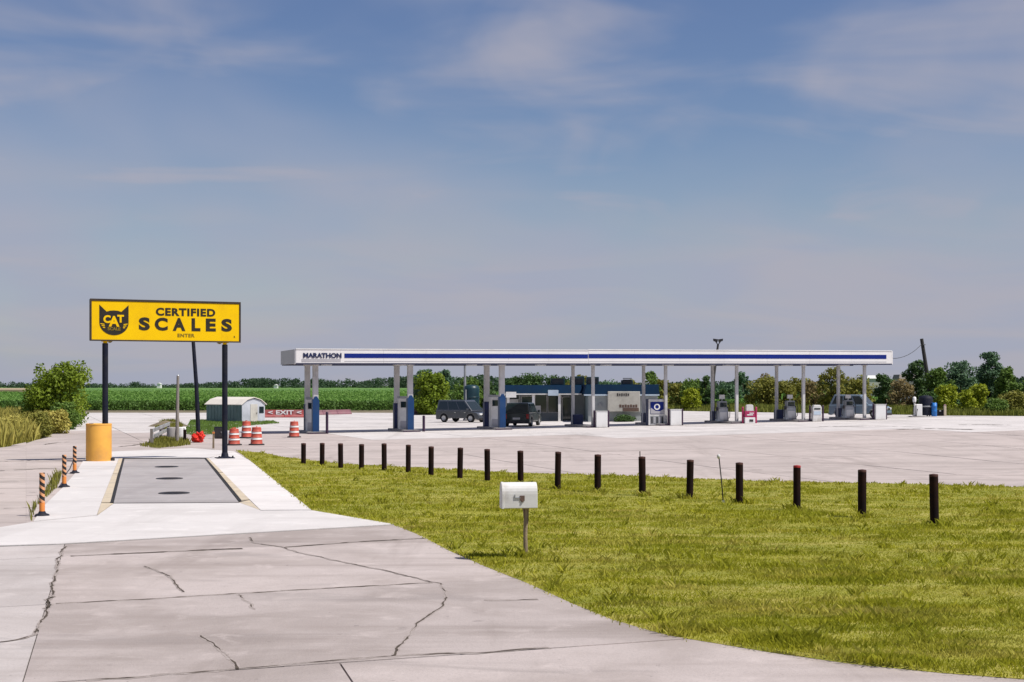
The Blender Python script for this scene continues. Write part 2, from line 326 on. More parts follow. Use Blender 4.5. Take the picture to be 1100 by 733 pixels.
def struct(o): o['kind'] = 'structure'; return o
def dup(root, loc, rz=None, label=None):
    r = root.copy(); col.objects.link(r); r.location = loc
    if rz is not None: r.rotation_euler = (0, 0, rz)
    if label: r['label'] = label
    for ch in root.children:
        c = ch.copy(); col.objects.link(c); c.parent = r
        for g in ch.children:
            d = g.copy(); col.objects.link(d); d.parent = c
    return r
def text_mesh(name, body, size, m, parent, loc, sx=1.0, bold=0.0, depth=0.008, align='CENTER', spacing=1.0, shear=0.0, fit=None):
    cu_ = bpy.data.curves.new(name, 'FONT'); cu_.body = body; cu_.size = size; cu_.extrude = depth / 2; cu_.offset = bold
    cu_.align_x = align; cu_.align_y = 'CENTER'; cu_.space_character = spacing; cu_.shear = shear; cu_.resolution_u = 4
    tmp = bpy.data.objects.new(name + '_tmp', cu_); col.objects.link(tmp)
    dg = bpy.context.evaluated_depsgraph_get(); dg.update()
    me = bpy.data.meshes.new_from_object(tmp.evaluated_get(dg)); bpy.data.objects.remove(tmp)
    me.transform(Matrix.Rotation(R(90), 4, 'X') @ Matrix.Diagonal((sx, 1, 1, 1)))
    if fit:
        co = np.array([v.co[:] for v in me.vertices]); lo, hi = co.min(0), co.max(0)
        me.transform(Matrix.Diagonal((fit[0] / (hi[0] - lo[0]), 1, fit[1] / (hi[2] - lo[2]), 1)) @ Matrix.Translation((-(lo[0] + hi[0]) / 2, 0, -(lo[2] + hi[2]) / 2)))
    me.materials.clear(); me.materials.append(m)
    o = bpy.data.objects.new(name, me); col.objects.link(o); o.parent = parent; o.location = loc
    return o

# polygons on the ground
def clip(poly, p, n):                            # keep the side where (q-p).n >= 0
    out = []
    for i in range(len(poly)):
        a, b = poly[i], poly[(i + 1) % len(poly)]
        da = (a[0] - p[0]) * n[0] + (a[1] - p[1]) * n[1]; db = (b[0] - p[0]) * n[0] + (b[1] - p[1]) * n[1]
        if da >= 0: out.append(a)
        if da * db < 0:
            t = da / (da - db); out.append((a[0] + (b[0] - a[0]) * t, a[1] + (b[1] - a[1]) * t))
    return out
def area(poly): return 0.5 * sum(poly[i][0] * poly[(i + 1) % len(poly)][1] - poly[(i + 1) % len(poly)][0] * poly[i][1] for i in range(len(poly)))
def inside(poly, x, y):
    c = False; n = len(poly)
    for i in range(n):
        x1, y1 = poly[i]; x2, y2 = poly[(i + 1) % n]
        if (y1 > y) != (y2 > y) and x < (x2 - x1) * (y - y1) / (y2 - y1) + x1: c = not c
    return c
def inside_np(poly, X, Y):
    c = np.zeros(len(X), bool); n = len(poly)
    for i in range(n):
        x1, y1 = poly[i]; x2, y2 = poly[(i + 1) % n]
        if y1 == y2: continue
        c ^= ((y1 > Y) != (y2 > Y)) & (X < (x2 - x1) * (Y - y1) / (y2 - y1) + x1)
    return c
def slab(name, poly, top, thick, m, parent, tilt=0.0):
    if area(poly) < 0: poly = poly[::-1]
    if abs(area(poly)) < 0.02: return None
    n = len(poly); mb = MB(); k = [random.uniform(-tilt, tilt) for _ in range(3)]
    cx = sum(p[0] for p in poly) / n; cy = sum(p[1] for p in poly) / n
    zt = [gz(x, y) + top + k[0] + (k[1] * (x - cx) + k[2] * (y - cy)) * 0.15 for x, y in poly]
    vs = [(x, y, z) for (x, y), z in zip(poly, zt)] + [(x, y, z - thick) for (x, y), z in zip(poly, zt)]
    mb._add(vs, [tuple(range(n))] + [(i, n + i, n + (i + 1) % n, (i + 1) % n) for i in range(n)])
    return mb.build(name, m, parent)
def PX(pts): return [tuple(G(*p)[:2]) for p in pts]

# ------------------------------------------------------------------ ground
xs = [-5000, -2000, -800, -350, -180, -120] + list(range(-90, 91, 6)) + [120, 180, 350, 800, 2000, 5000]
ys = [-300, -80, -20, 10, 30] + list(range(42, 200, 6)) + [230, 300, 500, 1000, 2500, 7000]
mb = MB()
mb._add([(x, y, gz(x, y) - 0.09) for y in ys for x in xs], [(j * len(xs) + i, j * len(xs) + i + 1, (j + 1) * len(xs) + i + 1, (j + 1) * len(xs) + i) for j in range(len(ys) - 1) for i in range(len(xs) - 1)])
M_GROUND = mat('ground_rough_grass', (0.20, 0.20, 0.045), (0.13, 0.155, 0.03), 0.6, 0.95, 0.4, 6, c3=(0.22, 0.17, 0.10), scale3=0.12)
struct(mb.build('ground', M_GROUND))

# outlines measured from the photograph
lawn_far = PX([(254, 484.3), (282, 486.8), (305, 491.8), (328, 494.5), (366, 498.6), (412, 501.2), (480, 505), (560, 508.5), (660, 511.5), (745, 515), (856, 518.5), (940, 520.5), (1100, 524), (1260, 527)])
lawn_near = PX([(1260, 748), (1100, 731), (1010, 724), (916, 714.5), (828, 702), (720, 684), (700, 679), (656, 666), (613, 648.5), (569, 628.5), (522, 609.5), (482, 592), (453, 576.5), (424, 564.5), (335, 549), (270, 496)])
LAWN = lawn_far + lawn_near
joinp = tuple(G(424, 564.5)[:2])

# --- old driveway slabs
drive = thing('driveway', None, None); struct(drive)
near_edge = lawn_near[:14]
DRIVE = [tuple(G(-330, 596)[:2]), tuple(G(0, 588)[:2]), tuple(G(60, 586)[:2]), joinp] + near_edge[::-1][1:] + [(14, 2), (14, -14), (-14, -14), (-14, 6)]
mb = MB(); n = len(DRIVE); mb._add([(x, y, -0.022) for x, y in DRIVE], [tuple(range(n))]); mb.build('joint_bed', M_JOINT, drive)
def line(p, q):
    a, b = G(*p), G(*q); d = Vector((b.x - a.x, b.y - a.y)).normalized(); return (a.x, a.y), (-d.y, d.x)
T = [line((76, 598), (456, 579)), line((60, 649.5), (463, 626.5)), line((92, 732), (547, 700.5))]
td = T[1][1]; t3 = T[2][0]
T.append(((t3[0] - td[0] * 5.2, t3[1] - td[1] * 5.2), td)); T.append(((t3[0] - td[0] * 10.4, t3[1] - td[1] * 10.4), td)); T.append(((t3[0] - td[0] * 16, t3[1] - td[1] * 16), td))
V1 = line((45, 666), (69, 587)); V2 = line((378, 733), (364, 712)); V1n = V1[1]
def split(polys, L, gap):
    (p, nn) = L; out = []
    for q in polys:
        a = clip(q, (p[0] + nn[0] * gap / 2, p[1] + nn[1] * gap / 2), nn); b = clip(q, (p[0] - nn[0] * gap / 2, p[1] - nn[1] * gap / 2), (-nn[0], -nn[1]))
        out += [k for k in (a, b) if len(k) > 2 and abs(area(k)) > 0.05]
    return out
polys = split([DRIVE], V1, 0.014)
for L_, g_ in zip(T, (0.026, 0.022, 0.04, 0.03, 0.03, 0.03)):
    polys = split(polys, L_, g_)
res = []
for q in polys:
    cy = sum(p[1] for p in q) / len(q); cx = sum(p[0] for p in q) / len(q)
    below = (cx - T[2][0][0]) * td[0] + (cy - T[2][0][1]) * td[1] < 0
    res += split([q], V2, 0.022) if below else [q]
for q in res:
    cx = sum(p[0] for p in q) / len(q); cy = sum(p[1] for p in q) / len(q)
    lft = (cx - V1[0][0]) * V1n[0] + (cy - V1[0][1]) * V1n[1] > 0
    slab('slab', q, 0.010, 0.03, M_OLD2 if lft else M_OLD, drive, 0.0022)

M_HALO = mat('ravelled_concrete', (0.345, 0.295, 0.270), (0.27, 0.228, 0.205), 7.0, 0.95, 0.5, 40, c3=(0.41, 0.355, 0.33), scale3=9.0)
def crack(pts, wdt, parent, z=0.0148, jit=0.05, seed=0, dash=0.0, halo=0.0):
    rnd = random.Random(seed); P = [G(*p) for p in pts]; line_ = []
    for a, b in zip(P[:-1], P[1:]):
        k = max(2, int((b - a).length / 0.10))
        for i in range(k): line_.append(a.lerp(b, i / k))
    line_.append(P[-1]); mb_ = MB(); L = []; Rr = []; off = 0.0; gapk = 0
    for i, p in enumerate(line_):
        d = (line_[min(i + 1, len(line_) - 1)] - line_[max(i - 1, 0)]); d.z = 0; d.normalize(); nn = Vector((-d.y, d.x, 0))
        off = off * 0.86 + rnd.uniform(-jit, jit) * 0.38
        gapk = gapk - 1 if gapk > 0 else (rnd.randint(2, 6) if rnd.random() < dash * 0.4 else 0); ww = wdt * (0.45 + 0.8 * rnd.random()) * (0.12 if gapk > 0 else 1.0)
        L.append(p + nn * (off + ww / 2)); Rr.append(p + nn * (off - ww / 2))
    m_ = len(L); mb_._add([(p.x, p.y, p.z + z) for p in L + Rr], [(i, i + 1, m_ + i + 1, m_ + i) for i in range(m_ - 1)])
    if halo:
        mh = MB(); L2 = []; R2 = []
        for i in range(m_):
            c = (L[i] + Rr[i]) / 2; d = line_[min(i + 1, m_ - 1)] - line_[max(i - 1, 0)]; d.z = 0; d.normalize(); nn = Vector((-d.y, d.x, 0))
            L2.append(c + nn * halo * (0.35 + 0.75 * rnd.random())); R2.append(c - nn * halo * (0.35 + 0.75 * rnd.random()))
        mh._add([(p.x, p.y, p.z + z - 0.0012) for p in L2 + R2], [(i, i + 1, m_ + i + 1, m_ + i) for i in range(m_ - 1)]); mh.build('spalled_edge', M_HALO, parent)
    return mb_.build('crack', M_CRACK, parent)
CR = [([(268, 578), (272, 584), (304, 589), (320, 594), (344, 599), (376, 606), (408, 612), (436, 619), (463, 626), (474, 627.5), (479, 641), (476, 652), (462, 664), (444, 679), (429, 694), (424, 706)], 0.036, 0.12),
      ([(156, 609), (176, 616), (186, 626), (198, 637)], 0.035, 0.2), ([(214, 684), (236, 698), (243, 706), (252, 721)], 0.035, 0.25),
      ([(306, 588.5), (380, 583), (456, 579)], 0.13, 0.4), ([(520, 645.5), (548, 646), (578, 645)], 0.08, 0.3), ([(256, 640), (268, 650), (276, 656)], 0.02, 0.5),
      ([(76, 598.3), (150, 595), (260, 590)], 0.17, 0.3), ([(92, 732), (200, 724), (330, 713), (424, 706), (520, 702), (590, 697)], 0.075, 0.45),
      ([(60, 649.5), (152, 645), (300, 636), (463, 626.5)], 0.10, 0.5), ([(48, 655), (58, 651), (52, 645), (62, 642)], 0.04, 0.2), ([(0, 691), (18, 688.5), (38, 683), (45, 668), (56, 640), (60, 618), (69, 588)], 0.04, 0.2)]
for i, (p_, w_, ds_) in enumerate(CR): crack(p_, w_ * 0.8, drive, seed=i, dash=ds_ + 0.15, halo=0.04 if w_ < 0.07 else 0.075)

# --- weighbridge approach: pale new concrete, deck, steel edges
apron = thing('scale_apron', None, None); struct(apron)
APRON = PX([(90, 494.5), (82, 507.5), (69, 523), (47.5, 544), (36, 561), (0, 567.5), (-60, 571), (-60, 589.5), (0, 588), (60, 586), (424, 564.5), (335, 549), (270, 496), (252, 484), (205, 482), (110, 486)])
mb = MB(); mb._add([(x, y, 0.0035) for x, y in APRON], [tuple(range(len(APRON)))]); mb.build('joint_bed', M_JOINT, apron)
slab('slab', PX([(90, 494.5), (82, 507.5), (69, 523), (47.5, 544), (36, 561), (104, 554.3), (108.6, 541), (127.6, 493.2)]), 0.022, 0.03, M_NEW, apron)
slab('slab', PX([(36, 561.6), (0, 567.5), (-60, 571), (-60, 589), (0, 587.2), (60, 585.4), (423, 564.2), (335, 549.2), (280, 549.6), (268.5, 538.6), (256, 541.2), (122, 542), (104.2, 555)]), 0.021, 0.03, M_NEW, apron)
slab('slab', PX([(224.4, 493), (267.6, 537), (280, 549), (334.4, 548.6), (269.4, 496.2), (252, 486), (238, 488.5)]), 0.022, 0.03, M_NEW, apron)
slab('slab', PX([(90.5, 494.1), (127.6, 492.6), (224.4, 492.4), (238, 488.1), (252, 485.4), (205, 482), (110, 486)]), 0.021, 0.03, M_NEW, apron)
edge_l = [(127.8, 493.2), (132.4, 493.2), (118.3, 541), (109, 541)]
slab('steel_edge', PX([(127.8, 493.2), (132.0, 493.2), (126.5, 509.7), (121.3, 509.7)]), 0.026, 0.03, M_CREAM, apron)
slab('steel_edge', PX([(121.1, 510.1), (126.3, 510.1), (118.6, 540.3), (109, 540.6)]), 0.026, 0.03, M_CREAM, apron)
slab('steel_edge', PX([(221.6, 493.0), (224.3, 493.0), (239.3, 508.2), (235.0, 508.2)]), 0.026, 0.03, M_CREAM, apron)
slab('steel_edge', PX([(235.3, 508.7), (239.8, 508.7), (267.4, 537.2), (259.2, 538.2)]), 0.026, 0.03, M_CREAM, apron)
slab('ramp_wedge', PX([(108.6, 541.6), (121.6, 541.8), (104.5, 554.2)]), 0.025, 0.03, M_CREAM, apron)
slab('ramp_wedge', PX([(257, 540.8), (268, 538.4), (279.3, 549.0)]), 0.025, 0.03, M_CREAM, apron)

wb = thing('weighbridge', 'grey concrete truck scale deck set between cream steel edges', 'scale', (0, 0, 0))
slab('deck', PX([(133.6, 493.8), (219.6, 493.6), (256.4, 540.4), (122.2, 541.2)]), 0.024, 0.02, M_DECK, wb)
def strip(name, pa, pb, wdt, z, m, parent):
    a, b = G(*pa), G(*pb); d = (b - a).normalized(); nn = Vector((-d.y, d.x, 0)) * wdt / 2
    mb_ = MB(); mb_.hexa([(q.x, q.y, z - 0.01) for q in (a + nn, a - nn, b - nn, b + nn)], [(q.x, q.y, z) for q in (a + nn, a - nn, b - nn, b + nn)]); return mb_.build(name, m, parent)
strip('gap_seal', (132.8, 493.2), (120.2, 541), 0.085, 0.027, M_RUBBER, wb); strip('gap_seal', (220.4, 493.2), (257.8, 539.2), 0.085, 0.027, M_RUBBER, wb)
strip('gap_seal', (132, 493.0), (221, 492.8), 0.20, 0.0275, M_RUBBER, wb)
for px, py in ((179, 502.5), (182, 515.2), (187, 531)):
    g = G(px, py); mb = MB(); mb.cyl((0, 0), 0.43, -0.004, 0.014, 22)
    mb.lathe([(0.43, 0.014), (0.40, 0.022), (0.36, 0.022), (0.35, 0.014)], 22)
    for a in (-0.2, 0, 0.2): mb.box(-0.26, 0.26, a - 0.02, a + 0.02, 0.014, 0.02)
    mb.build('access_cover', M_DARKMETAL, wb, loc=(g.x, g.y, 0.024))

# --- forecourt slabs
lot = thing('forecourt', None, None); struct(lot)
LOT_OUT = PX([(1500, 452), (1100, 447.2), (960, 445.5), (650, 440.2), (500, 441), (330, 442.3), (230, 443.3), (85, 443.5), (82, 455), (60, 465), (38, 473), (0, 481), (-120, 495), (-300, 520), (-330, 560)]) + [(-34, 12), (18, 12), (40, 34)]
mb = MB()
gx = [i * 5 for i in range(-20, 20)]
lp = LOT_OUT if area(LOT_OUT) > 0 else LOT_OUT[::-1]
bm = bmesh.new(); bvs = [bm.verts.new((x, y, 0)) for x, y in lp]; bm.faces.new(bvs)
for k in range(-60, 80, 8): bmesh.ops.bisect_plane(bm, geom=bm.verts[:] + bm.edges[:] + bm.faces[:], plane_co=(k, 0, 0), plane_no=(1, 0, 0))
for k in range(30, 180, 8): bmesh.ops.bisect_plane(bm, geom=bm.verts[:] + bm.edges[:] + bm.faces[:], plane_co=(0, k, 0), plane_no=(0, 1, 0))
for v in bm.verts: v.co.z = gz(v.co.x, v.co.y) - 0.035
me = bpy.data.meshes.new('joint_bed'); bm.to_mesh(me); bm.free(); me.materials.append(M_JOINT)
o = bpy.data.objects.new('joint_bed', me); col.objects.link(o); o.parent = lot
LOT_ANG = R(18.5); lu = (math.cos(LOT_ANG), math.sin(LOT_ANG)); lv = (-lu[1], lu[0]); SZ = 6.0
def hid(x, y): return inside(LAWN, x, y) or inside(APRON, x, y) or inside(DRIVE, x, y)
count = 0
for a in range(-22, 18):
    for b in range(2, 30):
        c0 = (a * SZ * lu[0] + b * SZ * lv[0], a * SZ * lu[1] + b * SZ * lv[1])
        g_ = 0.022; gu = 0.0012 if c0[0] < -6 and c0[1] < 75 else g_
        q = [(c0[0] + lu[0] * s + lv[0] * t, c0[1] + lu[1] * s + lv[1] * t) for s, t in ((gu, g_), (SZ - gu, g_), (SZ - gu, SZ - g_), (gu, SZ - g_))]
        if all(hid(*p) for p in q): continue
        ins = [inside(LOT_OUT, *p) for p in q]
        if not any(ins): continue
        if not all(ins):
            # cut the cell against the outline edges it straddles
            for i in range(len(lp)):
                p1, p2 = lp[i], lp[(i + 1) % len(lp)]; e = Vector((p2[0] - p1[0], p2[1] - p1[1])); le = e.length; e /= le; nn = (-e.y, e.x)
                mid = (sum(p[0] for p in q) / len(q), sum(p[1] for p in q) / len(q)); s_ = (mid[0] - p1[0]) * e.x + (mid[1] - p1[1]) * e.y
                if -4 < s_ < le + 4: 
                    q2 = clip(q, p1, nn)
                    if len(q2) > 2: q = q2
        cx, cy = sum(p[0] for p in q) / len(q), sum(p[1] for p in q) / len(q)
        if cy > 190 or cy < 16: continue
        pxx = 550 + cx / cy * FPX
        if pxx < -160 or pxx > 1260: continue
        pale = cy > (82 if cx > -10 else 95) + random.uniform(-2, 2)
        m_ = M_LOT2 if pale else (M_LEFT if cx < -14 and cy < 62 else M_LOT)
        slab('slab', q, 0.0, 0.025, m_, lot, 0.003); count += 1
print('lot slabs', count)
# old patched joints on the lane left of the scale
LCR = [([(-20, 507), (0, 506), (30, 504.5), (60, 503)], 0.16), ([(-20, 497), (40, 494.5), (58, 493.5)], 0.14), ([(-20, 518.5), (25, 517.5), (44, 517)], 0.05), ([(-20, 531), (40, 529)], 0.05), ([(4, 546.5), (22, 545.2), (36, 545.5)], 0.05), ([(48, 478), (62, 475.5), (76, 475)], 0.25), ([(130, 480), (155, 477), (172, 478.5)], 0.25)]
for i, (p_, w_) in enumerate(LCR): crack(p_, w_, lot, z=0.006, seed=40 + i, dash=0.25, jit=0.12)
RCR = [([(640, 489), (700, 488), (760, 487)], 0.10), ([(720, 505), (780, 505.5), (820, 505)], 0.06), ([(820, 493), (880, 492), (935, 494)], 0.08), ([(900, 505), (980, 503.5), (1060, 505)], 0.06), ([(1010, 480), (1060, 479), (1110, 480)], 0.10), ([(560, 486), (600, 485)], 0.08), ([(960, 462), (1000, 460.5), (1045, 461.5)], 0.5), ([(1030, 456.6), (1060, 456.2), (1085, 456.8)], 0.6), ([(880, 458.4), (930, 458), (990, 459)], 0.45)]
for i, (p_, w_) in enumerate(RCR): crack(p_, w_, lot, z=0.006, seed=80 + i, dash=0.3, jit=0.10)

# ------------------------------------------------------------------ lawn
def vnoise(X, Y, s, seed=0):                      # cheap smooth value noise on arrays
    rs = np.random.RandomState(seed); T_ = rs.rand(64, 64); a = X * s; b = Y * s
    i = np.floor(a).astype(int); j = np.floor(b).astype(int); u = a - i; v = b - j; u = u * u * (3 - 2 * u); v = v * v * (3 - 2 * v)
    g = lambda p, q: T_[p % 64, q % 64]
    return (g(i, j) * (1 - u) + g(i + 1, j) * u) * (1 - v) + (g(i, j + 1) * (1 - u) + g(i + 1, j + 1) * u) * v
def lawn_h(X, Y): return 0.020 + 0.030 * vnoise(X, Y, 0.33, 11)
def lawn_z(x, y): return float(lawn_h(np.array([x]), np.array([y]))[0])
lq = LAWN if area(LAWN) > 0 else LAWN[::-1]
bm = bmesh.new(); bvs = [bm.verts.new((x, y, 0)) for x, y in lq]; bm.faces.new(bvs); bmesh.ops.triangulate(bm, faces=bm.faces[:])
for k in range(-20, 32): bmesh.ops.bisect_plane(bm, geom=bm.verts[:] + bm.edges[:] + bm.faces[:], plane_co=(k, 0, 0), plane_no=(1, 0, 0))
for k in range(12, 66): bmesh.ops.bisect_plane(bm, geom=bm.verts[:] + bm.edges[:] + bm.faces[:], plane_co=(0, k, 0), plane_no=(0, 1, 0))
for v in bm.verts: v.co.z = gz(v.co.x, v.co.y) + lawn_z(v.co.x, v.co.y)
be = [e for e in bm.edges if e.is_boundary]
for v in {v for e in be for v in e.verts}: v.co.z = gz(v.co.x, v.co.y) + 0.012 + 0.008 * noise.noise(Vector((v.co.x * 3, v.co.y * 3, 0)))
ret = bmesh.ops.extrude_edge_only(bm, edges=be)
for v in [g for g in ret['geom'] if isinstance(g, bmesh.types.BMVert)]: v.co.z -= 0.16
me = bpy.data.meshes.new('lawn'); bm.to_mesh(me); bm.free()
M_LAWN = mat('lawn_turf', (0.30, 0.28, 0.035), (0.19, 0.20, 0.02), 0.55, 0.95, 1.0, 24, c3=(0.44, 0.37, 0.11), scale3=0.75, stretch=(-0.12, (0.5, 1.8, 1)))
me.materials.append(M_LAWN); lawn = bpy.data.objects.new('lawn', me); col.objects.link(lawn); struct(lawn)

L_GRASS = mat('grass_blade', (0.47, 0.45, 0.034), (0.24, 0.265, 0.016), 0.55, 0.7, 0, trans=0.40, spec=0.2, island=True, c3=(0.62, 0.53, 0.14), scale3=0.75, stretch=(-0.12, (0.42, 1.9, 1)))
def np_mesh(name, V, F, m, parent=None, smooth_=False):
    me_ = bpy.data.meshes.new(name); V = np.asarray(V, np.float32).reshape(-1, 3); F = np.asarray(F, np.int32); k = F.shape[1]
    me_.vertices.add(len(V)); me_.vertices.foreach_set('co', V.ravel()); me_.loops.add(F.size); me_.loops.foreach_set('vertex_index', F.ravel())
    me_.polygons.add(len(F)); me_.polygons.foreach_set('loop_start', np.arange(0, F.size, k, dtype=np.int32)); me_.polygons.foreach_set('loop_total', np.full(len(F), k, np.int32))
    me_.update(calc_edges=True); me_.materials.append(m)
    o_ = bpy.data.objects.new(name, me_); col.objects.link(o_)
    if parent: o_.parent = parent
    return o_
LP = np.array(LAWN); x0, y0 = LP.min(0); x1, y1 = LP.max(0)
NB = 4200000
X = np.random.uniform(x0, x1, NB); Y = np.random.uniform(y0, y1, NB)
keepd = np.random.rand(NB) < np.clip(17.0 / Y, 0.1, 1) ** 2.1 * (0.45 + 0.75 * vnoise(X, Y, 1.3, 2))
X, Y = X[keepd], Y[keepd]
ok = inside_np(LAWN, X + np.random.normal(0, 0.06, len(X)), Y + np.random.normal(0, 0.07, len(X)))
X, Y = X[ok], Y[ok]; pxs = 550 + X / Y * FPX; ok = (pxs < 1190) & (pxs > 180); X, Y = X[ok], Y[ok]
if len(X) > 420000: sel = np.random.choice(len(X), 420000, replace=False); X, Y = X[sel], Y[sel]
n = len(X); print('blades', n)
patch = vnoise(X, Y * 2.2, 0.6, 5) * 0.55 + vnoise(X, Y * 1.3, 2.1, 6) * 0.45; patch = np.clip((patch - 0.25) * 1.7, 0, 1.15)
nearf = np.clip((24.0 - Y) / 8.0, 0, 1)
Hh = (0.020 + 0.085 * patch ** 2 * (0.8 + 0.5 * nearf) + 0.018 * np.random.rand(n)) * np.where(np.random.rand(n) < 0.025, 1.8, 1.0)
Wd = np.clip(0.0055 * Y / 16.0, 0.006, 0.016) * (0.8 + 0.5 * np.random.rand(n))
an = np.random.rand(n) * 2 * np.pi; lean = np.random.rand(n) * 0.8 + 0.1; la = np.random.rand(n) * 2 * np.pi
Zb = lawn_h(X, Y) - 0.012
dx, dy = np.cos(an) * Wd, np.sin(an) * Wd; lx, ly = np.cos(la) * lean * Hh, np.sin(la) * lean * Hh
# ragged tufts: coarse clumps missed by the mower, thicker round the bollard feet
tc_x = np.random.uniform(x0, x1, 5200); tc_y = np.random.uniform(y0, y1, 5200); okt = inside_np(LAWN, tc_x, tc_y) & (np.random.rand(5200) < np.clip(22.0 / tc_y, 0.25, 1) ** 1.6)
tc_x, tc_y = tc_x[okt], tc_y[okt]; tsz = np.random.uniform(0.5, 1.3, len(tc_x))
bp_ = [G(px, b_) for px, b_ in ((559.3, 522.5), (599, 527.2), (642, 530.2), (690, 533.4), (741, 537.2), (794, 542.5), (856, 550), (926, 558), (1004, 566.8), (565, 602))]
for p_ in bp_:
    tc_x = np.append(tc_x, p_.x + np.random.normal(0, 0.12, 7)); tc_y = np.append(tc_y, p_.y + np.random.normal(0, 0.12, 7)); tsz = np.append(tsz, np.random.uniform(0.9, 1.5, 7))
ti = np.repeat(np.arange(len(tc_x)), 18); m_t = len(ti); tx = tc_x[ti] + np.random.normal(0, 0.055, m_t) * tsz[ti]; ty = tc_y[ti] + np.random.normal(0, 0.055, m_t) * tsz[ti]
okt = inside_np(LAWN, tx, ty); ti, tx, ty = ti[okt], tx[okt], ty[okt]; m_t = len(ti); print('tuft blades', m_t)
X = np.append(X, tx); Y = np.append(Y, ty); Zb = np.append(Zb, lawn_h(tx, ty) - 0.012); Hh = np.append(Hh, (0.06 + 0.09 * np.random.rand(m_t)) * tsz[ti])
Wn = np.clip(0.006 * ty / 16.0, 0.006, 0.016); at_ = np.random.rand(m_t) * 6.283; lt_ = np.random.rand(m_t) * 6.283; le_ = np.random.rand(m_t) * 0.9 + 0.2; hh_t = Hh[n:]
dx = np.append(dx, np.cos(at_) * Wn); dy = np.append(dy, np.sin(at_) * Wn); lx = np.append(lx, np.cos(lt_) * le_ * hh_t); ly = np.append(ly, np.sin(lt_) * le_ * hh_t); n = len(X)
V = np.stack([np.stack([X - dx, Y - dy, Zb], 1), np.stack([X + dx, Y + dy, Zb], 1),
              np.stack([X + dx * 0.7 + lx * 0.35, Y + dy * 0.7 + ly * 0.35, Zb + Hh * 0.62], 1), np.stack([X + lx, Y + ly, Zb + Hh], 1)], 1)
F = np.arange(n * 4).reshape(n, 4)
grass = np_mesh('grass', V, F, L_GRASS); tag(grass, 'mown yellowish green grass blades covering the lawn', 'grass', None, 'stuff')

# ------------------------------------------------------------------ bollards
BOLL = [(326, 476.2, 499.1), (346, 476, 501), (366, 476.5, 503.8), (388.3, 477.3, 505.6), (412.8, 476.6, 506.9), (438.5, 478, 508.9), (463, 479.8, 511.9), (494, 481.2, 515.2), (523.6, 482.6, 517.8), (559.3, 484.4, 522.5), (599, 485.6, 527.2), (641.9, 488.5, 530.2), (690.2, 490.8, 533.4), (740.8, 494.2, 537.2), (794.4, 497.2, 542.5), (856, 500.2, 550), (926, 504.8, 558), (1004, 509.6, 566.8)]
BLAB = {856: 'dark steel bollard with a chipped bright red top at the lawn edge', 326: 'end bollard of the lawn row, beside the traffic barrels', 559.3: 'dark bollard standing right behind the white mailbox', 690.2: 'dark bollard with a thin rod leaning against it', 740.8: 'dark bollard just left of the leaning marker rod', 794.4: 'dark bollard just right of the leaning marker rod', 926: 'dark bollard between the red-topped one and the tallest one', 1004: 'tallest dark bollard, last of the row away from the scale'}
for i, (px, t_, b_) in enumerate(BOLL):
    g = G(px, b_); h = (b_ - t_) * g.y / FPX; r = 0.088 + 0.008 * random.random()
    red = (px == 856)
    o = thing('bollard', BLAB.get(px, 'dark rusty steel pipe bollard in the row along the lawn'), 'bollard', (g.x, g.y, 0.0), random.random() * 6, None if px in BLAB else 'row of bollards along the lawn')
    o.rotation_euler = (random.gauss(0, 0.012), random.gauss(0, 0.012), random.random() * 6)
    mb = MB(); mb.cyl((0, 0), r, 0.0, h - 0.05, 18); mb.build('pipe', M_BOLL, o)
    mb = MB(); mb.lathe([(r, h - 0.05), (r * 1.01, h - 0.012), (r * 0.93, h), (0.0, h + 0.012)], 18); mb.build('cap', M_BOLLRED if red else M_BOLLTOP, o)

def rod(px0, py0, px1, py1, label, d=None, bulb=True):
    g = G(px0, py0); zt = HZ(py1, g.y); xt = (px1 - 550) * g.y / FPX
    o = thing('marker_rod', label, 'rod', (g.x, g.y, 0.03))
    mb = MB(); mb.tube([(0, 0, 0), ((xt - g.x) * 0.45, 0, zt * 0.5), (xt - g.x, 0, zt - 0.03)], 0.016, 6); mb.build('rod', M_POLE, o)
    if bulb:
        mb = MB(); mb.lathe([(0.0, zt - 0.16), (0.04, zt - 0.12), (0.045, zt - 0.06), (0.0, zt - 0.02)], 10, (xt - g.x, 0)); mb.build('reflector', M_WHITEG, o)
        mb = MB(); mb.cyl((0, 0), 0.035, -0.03, 0.07, 10); mb.build('foot', M_WHITE, o)
rod(777, 542, 772, 488, 'thin leaning marker rod with pale tip between two bollards')
rod(688.2, 531.5, 687.4, 485, 'thin dark rod standing against a bollard', None, False)

# ------------------------------------------------------------------ mailbox
g = G(565, 602)
mbx = thing('mailbox', 'white rounded rural mailbox on a thin weathered post in the lawn', 'mailbox', (g.x, g.y, 0.0), R(8))
s_ = g.y / FPX                                   # metres per pixel there
zb, zt = HZ(545.5, g.y), HZ(518, g.y); hw = 0.30; dp = 0.15; cx = (557.5 - 565) * s_
prof = [(-dp, zb), (dp, zb)] + [(dp * math.cos(t), zb + (zt - zb) * 0.55 + (zt - zb) * 0.45 * math.sin(t)) for t in [math.pi * k / 12 for k in range(13)]]
mb = MB(); mb.prism_yz(prof, cx - hw, cx + hw); bx_ = mb.build('box', M_WHITEG, mbx, 0.012)
mb = MB(); mb.prism_yz([(y * 1.06, zb + (z - zb) * 1.03 - 0.006) for y, z in prof], cx - hw - 0.018, cx - hw + 0.02); mb.build('door', M_WHITEG, mbx, 0.006)
mb = MB(); mb.box(cx - 0.01, cx + 0.075, -dp - 0.012, -dp + 0.004, zb + 0.13, zb + 0.22); mb.cyl((cx + 0.033, -dp - 0.006), 0.02, zb + 0.11, zb + 0.14, 8); mb.build('flag_bracket', M_BROWNP, mbx, 0.004)
